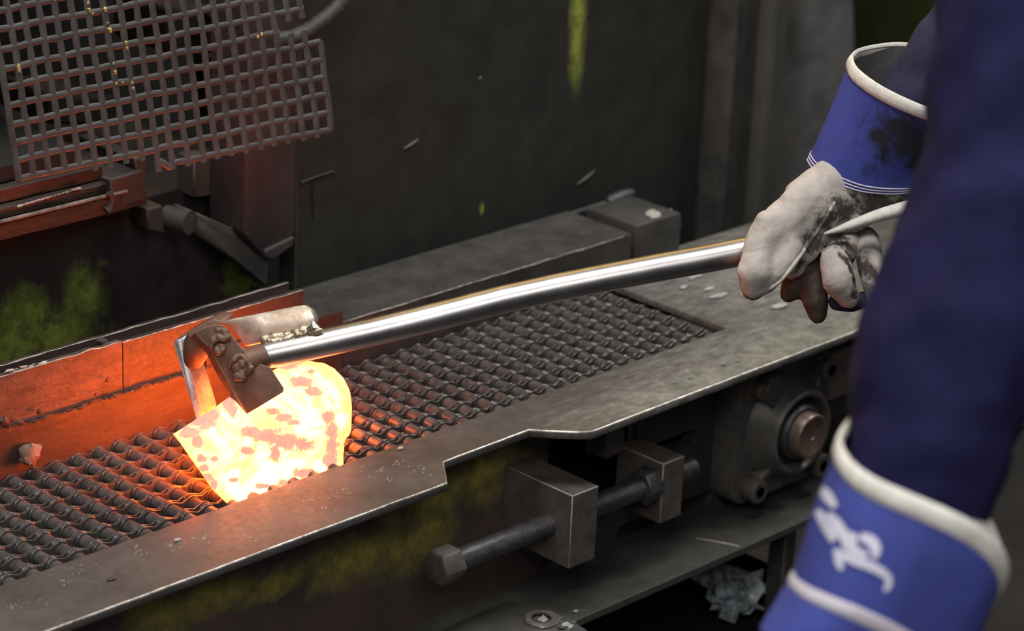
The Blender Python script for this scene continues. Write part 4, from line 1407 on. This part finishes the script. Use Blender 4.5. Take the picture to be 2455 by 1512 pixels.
cuffmb = MB().rings(loft(r0, r1, 16, 3.0, 0.02), False)
cuff = cuffmb.build('gauntlet_cuff', M['blue2'], gl)
MB().rings(loft(r1, r2, 8, 4.0, 0.0), True).build('glove_hand', M['blue2'], gl)
band(r0, r1, 0.0072, 0.0030, 'cuff_binding', M['binding'], gl, 0.004)
band(r1, r2, 0.0050, 0.0014, 'seam_tape', M['stitch'], gl)
m0, m2 = sum(r0, V()) / len(r0), sum(r2, V()) / len(r2)
ha = (m2 - m0).normalized()
hu = (r2[11] - r2[32]).normalized()
hv = ha.cross(hu).normalized()
hand = [[(m2 - ha * 0.02, 0.034), (m2 + ha * 0.05, 0.030)], [(m2 + hv * 0.022, 0.026), (m2 + hv * 0.030 + ha * 0.06, 0.021)], [(m2 - hv * 0.022, 0.026), (m2 - hv * 0.030 + ha * 0.06, 0.021)]]
for k, L in enumerate((0.055, 0.068, 0.064, 0.050)):
    q0 = m2 + hv * (0.036 - 0.024 * k) + ha * 0.06
    q1 = q0 + ha * L * 0.5 + hu * 0.008
    q2 = q1 + ha * L * 0.35 + hu * 0.022
    hand.append([(q0, 0.0135), (q1, 0.0125), (q2, 0.0105), (q2 + ha * 0.008 + hu * 0.018, 0.0092)])
hand.append([(m2 + hv * 0.032 + ha * 0.01, 0.018), (m2 + hv * 0.062 + ha * 0.035 + hu * 0.012, 0.014), (m2 + hv * 0.066 + ha * 0.068 + hu * 0.022, 0.0115)])
fuse(hand, 0.0035, 'glove_fingers', M['leather'], gl, 5)
# white print on the near gauntlet
bvh = BVHTree.FromPolygons([tuple(p) for p in cuffmb.v], cuffmb.f)
strokes = [([(1966, 1165), (1983, 1188), (2003, 1215)], [6, 13, 7]), ([(1960, 1222), (1978, 1256), (2000, 1296)], [9, 12, 9]), ([(1982, 1232), (2006, 1256), (2030, 1300), (2028, 1318)], [9, 13, 12, 8]),
           ([(1968, 1252), (2000, 1268), (2040, 1284)], [7, 10, 8]), ([(2052, 1280), (2040, 1300), (2052, 1322), (2080, 1330)], [8, 12, 12, 8]), ([(2062, 1286), (2088, 1296), (2100, 1318), (2094, 1338)], [9, 14, 12, 7]),
           ([(1998, 1318), (2030, 1334), (2066, 1348), (2100, 1362), (2128, 1382), (2130, 1402), (2120, 1416)], [6, 11, 12, 11, 9, 8, 5]), ([(2006, 1330), (2012, 1350), (2017, 1366)], [8, 9, 5])]
mb = MB()
for pts, wd in strokes:
    cols = []
    n = 14
    p2 = spl([V((x, y, w_)) for (x, y), w_ in zip(pts, wd)], n)
    for i in range(n):
        t = (p2[min(i + 1, n - 1)] - p2[max(i - 1, 0)])
        t = V((t.x, t.y)).normalized()
        row = []
        for j in range(5):
            s_ = (j / 4 - 0.5) * 2 * p2[i].z
            x, y = p2[i].x - t.y * s_, p2[i].y + t.x * s_
            h = bvh.ray_cast(CAM, ray(x, y).normalized())
            row.append(h[0] - ray(x, y).normalized() * 0.0012 if h[0] else None)
        cols.append(row)
    for i in range(n - 1):
        for j in range(4):
            q = [cols[i][j], cols[i + 1][j], cols[i + 1][j + 1], cols[i][j + 1]]
            if all(k is not None for k in q):
                mb.add(q, [(0, 1, 2, 3)])
lp_ = mb.build('white_lettering', M['print'], gl)
lbl(lp_, 'worn white lettering printed on the blue cuff')

# far arm: sleeve into the gauntlet, glove closed round the handle
far = [(SH_R, 0.095, 0.095), (V((2.14, 1.02, 1.37)), 0.085, 0.085), (EL_R, 0.075, 0.07), (PD(2420, -10, 2.56), kn(135, 2.56), 0.052), (PD(2330, 90, 2.60), kn(118, 2.6), 0.046), (PD(2250, 190, 2.625), kn(112, 2.63), 0.042), (PD(2180, 280, 2.64), kn(100, 2.64), 0.038), (PD(2120, 370, 2.65), kn(80, 2.65), 0.034)]
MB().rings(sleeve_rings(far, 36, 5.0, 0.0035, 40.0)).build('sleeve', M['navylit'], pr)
gf = bpy.data.objects.new('work_glove', None)
COL.objects.link(gf)
gf.location = PD(1900, 600, 2.64)
gf.location = V(gf.location) - V(pr.location)
gf.parent = pr
f0 = ring_from([(2040, 138, 2.622), (2050, 165, 2.602), (2085, 195, 2.582), (2130, 222, 2.567), (2190, 250, 2.555), (2250, 272, 2.550), (2300, 285, 2.555), (2335, 280, 2.575), (2342, 262, 2.60)],
               [(2342, 262, 2.60), (2330, 220, 2.635), (2280, 160, 2.665), (2220, 120, 2.678), (2160, 107, 2.675), (2100, 112, 2.660), (2058, 122, 2.642), (2040, 138, 2.622)])
f1 = ring_from([(1935, 385, 2.668), (1948, 405, 2.648), (1985, 430, 2.630), (2030, 450, 2.620), (2075, 462, 2.615), (2140, 466, 2.612), (2200, 460, 2.615), (2240, 445, 2.630), (2252, 425, 2.65)],
               [(2252, 425, 2.65), (2235, 395, 2.675), (2180, 365, 2.700), (2110, 350, 2.715), (2040, 352, 2.712), (1985, 362, 2.70), (1948, 373, 2.685), (1935, 385, 2.668)])
MB().rings(loft(f0, f1, 18, 8.0, -0.02), False).build('gauntlet_cuff', M['blue'], gf)
band(f0, f1, 0.0070, 0.0026, 'cuff_binding', M['binding'], gf, 0.004)
nf = 22
for t in (0.93, 0.96, 0.99):
    row = loft(f0, f1, 100, 8.0, -0.02)[int(t * 100)]
    c = sum(row, V()) / len(row)
    MB().tube([c + (p - c) * 1.006 for p in row], 0.0007, 6, False, True).build('stitch_row', M['stitch'], gf)
lin = lambda rg: [sum(rg, V()) / len(rg) + (p - sum(rg, V()) / len(rg)) * 0.965 for p in rg]
MB().rings(loft(lin(f0), lin(f1), 10, 8.0, -0.02), False).build('cuff_lining', M['greycloth'], gf)
px_ = lambda x, y, d, r: (PD(x, y, d), r * d / FPX)
glove = [
    [px_(2075, 420, 2.660, 92), px_(2010, 455, 2.652, 84), px_(1955, 500, 2.640, 66), px_(1905, 545, 2.630, 56)],           # back of the hand
    [px_(2120, 440, 2.655, 70), px_(2060, 490, 2.650, 58), px_(2000, 530, 2.650, 46)],
    [px_(1985, 440, 2.640, 58), px_(1930, 480, 2.630, 56), px_(1880, 540, 2.622, 55), px_(1835, 575, 2.612, 52)],            # towards the index knuckle
    [px_(1862, 528, 2.612, 30), px_(1834, 530, 2.606, 27), px_(1838, 556, 2.606, 34)],
    [px_(1868, 520, 2.622, 38), px_(1838, 548, 2.615, 40), px_(1818, 600, 2.604, 42), px_(1808, 650, 2.600, 44), px_(1803, 685, 2.606, 36)],   # index finger
    [px_(1890, 600, 2.612, 40), px_(1868, 640, 2.606, 34), px_(1838, 680, 2.606, 28)],                                          # side wall of the index finger
    [px_(1960, 540, 2.640, 46), px_(1925, 590, 2.634, 42), px_(1900, 640, 2.640, 30)],
    [px_(2195, 440, 2.640, 40), px_(2130, 465, 2.640, 50), px_(2060, 510, 2.645, 40)],                                          # palm gusset
]
hand_o = fuse(glove, 0.0030, 'glove_hand', M['leather'], gf, 8, 0.0022, 42.0, 1.0)
fuse([[px_(2030, 585, 2.655, 40), px_(2003, 625, 2.628, 40), px_(2010, 670, 2.616, 42), px_(2034, 712, 2.622, 30)]], 0.0028, 'finger', M['stained_leather'], gf, 6, 0.0014, 46.0, 3.0)
fuse([[px_(2075, 575, 2.660, 36), px_(2085, 620, 2.636, 36), px_(2096, 670, 2.628, 33), px_(2098, 712, 2.634, 24)]], 0.0028, 'finger', M['stained_leather'], gf, 6, 0.0012, 46.0, 5.0)
o = fuse([[px_(1935, 620, 2.660, 38), px_(1945, 670, 2.652, 40), px_(1955, 720, 2.648, 34), px_(1959, 752, 2.650, 25)], [px_(1915, 640, 2.66, 34), px_(1900, 690, 2.655, 30), px_(1890, 705, 2.655, 22)]], 0.0028, 'finger', M['sooty_leather'], gf, 6, 0.0008, 46.0, 7.0)
lbl(o, 'soot blackened fingertip below the handle')
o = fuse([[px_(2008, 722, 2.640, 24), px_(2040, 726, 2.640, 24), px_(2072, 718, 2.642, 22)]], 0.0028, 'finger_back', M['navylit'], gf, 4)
lbl(o, 'dark blue canvas finger back')
sw = spl([PD(*p) for p in ((1976, 560, 2.622), (2010, 550, 2.618), (2060, 532, 2.612), (2120, 512, 2.608), (2190, 494, 2.604), (2240, 480, 2.61))], 16)
MB().tube(sw, [0.0012, 0.0022, 0.0032, 0.0042, 0.0052, 0.0060, 0.0066, 0.0072, 0.0078, 0.0082, 0.0086, 0.009, 0.0092, 0.0092, 0.009, 0.008], 12, flat=0.75).build('leather_welt', M['binding'], gf)
gbv = BVHTree.FromPolygons([tuple(v_.co) for v_ in hand_o.data.vertices], [tuple(p_.vertices) for p_ in hand_o.data.polygons])


def on_glove(pts, n, lift):
    out = []
    for q in spl([V((*p, 0)) for p in pts], n):
        d_ = ray(q.x, q.y).normalized()
        h = gbv.ray_cast(CAM, d_)
        if h[0]:
            out.append(h[0] - d_ * lift)
    return out


sw = on_glove([(2003, 482), (1978, 525), (1940, 580), (1905, 630), (1875, 668), (1842, 694)], 26, 0.0004)
MB().tube(sw, [0.0008] + [0.0022] * (len(sw) - 2) + [0.0008], 8, flat=0.8).build('seam_welt', M['leather'], gf)
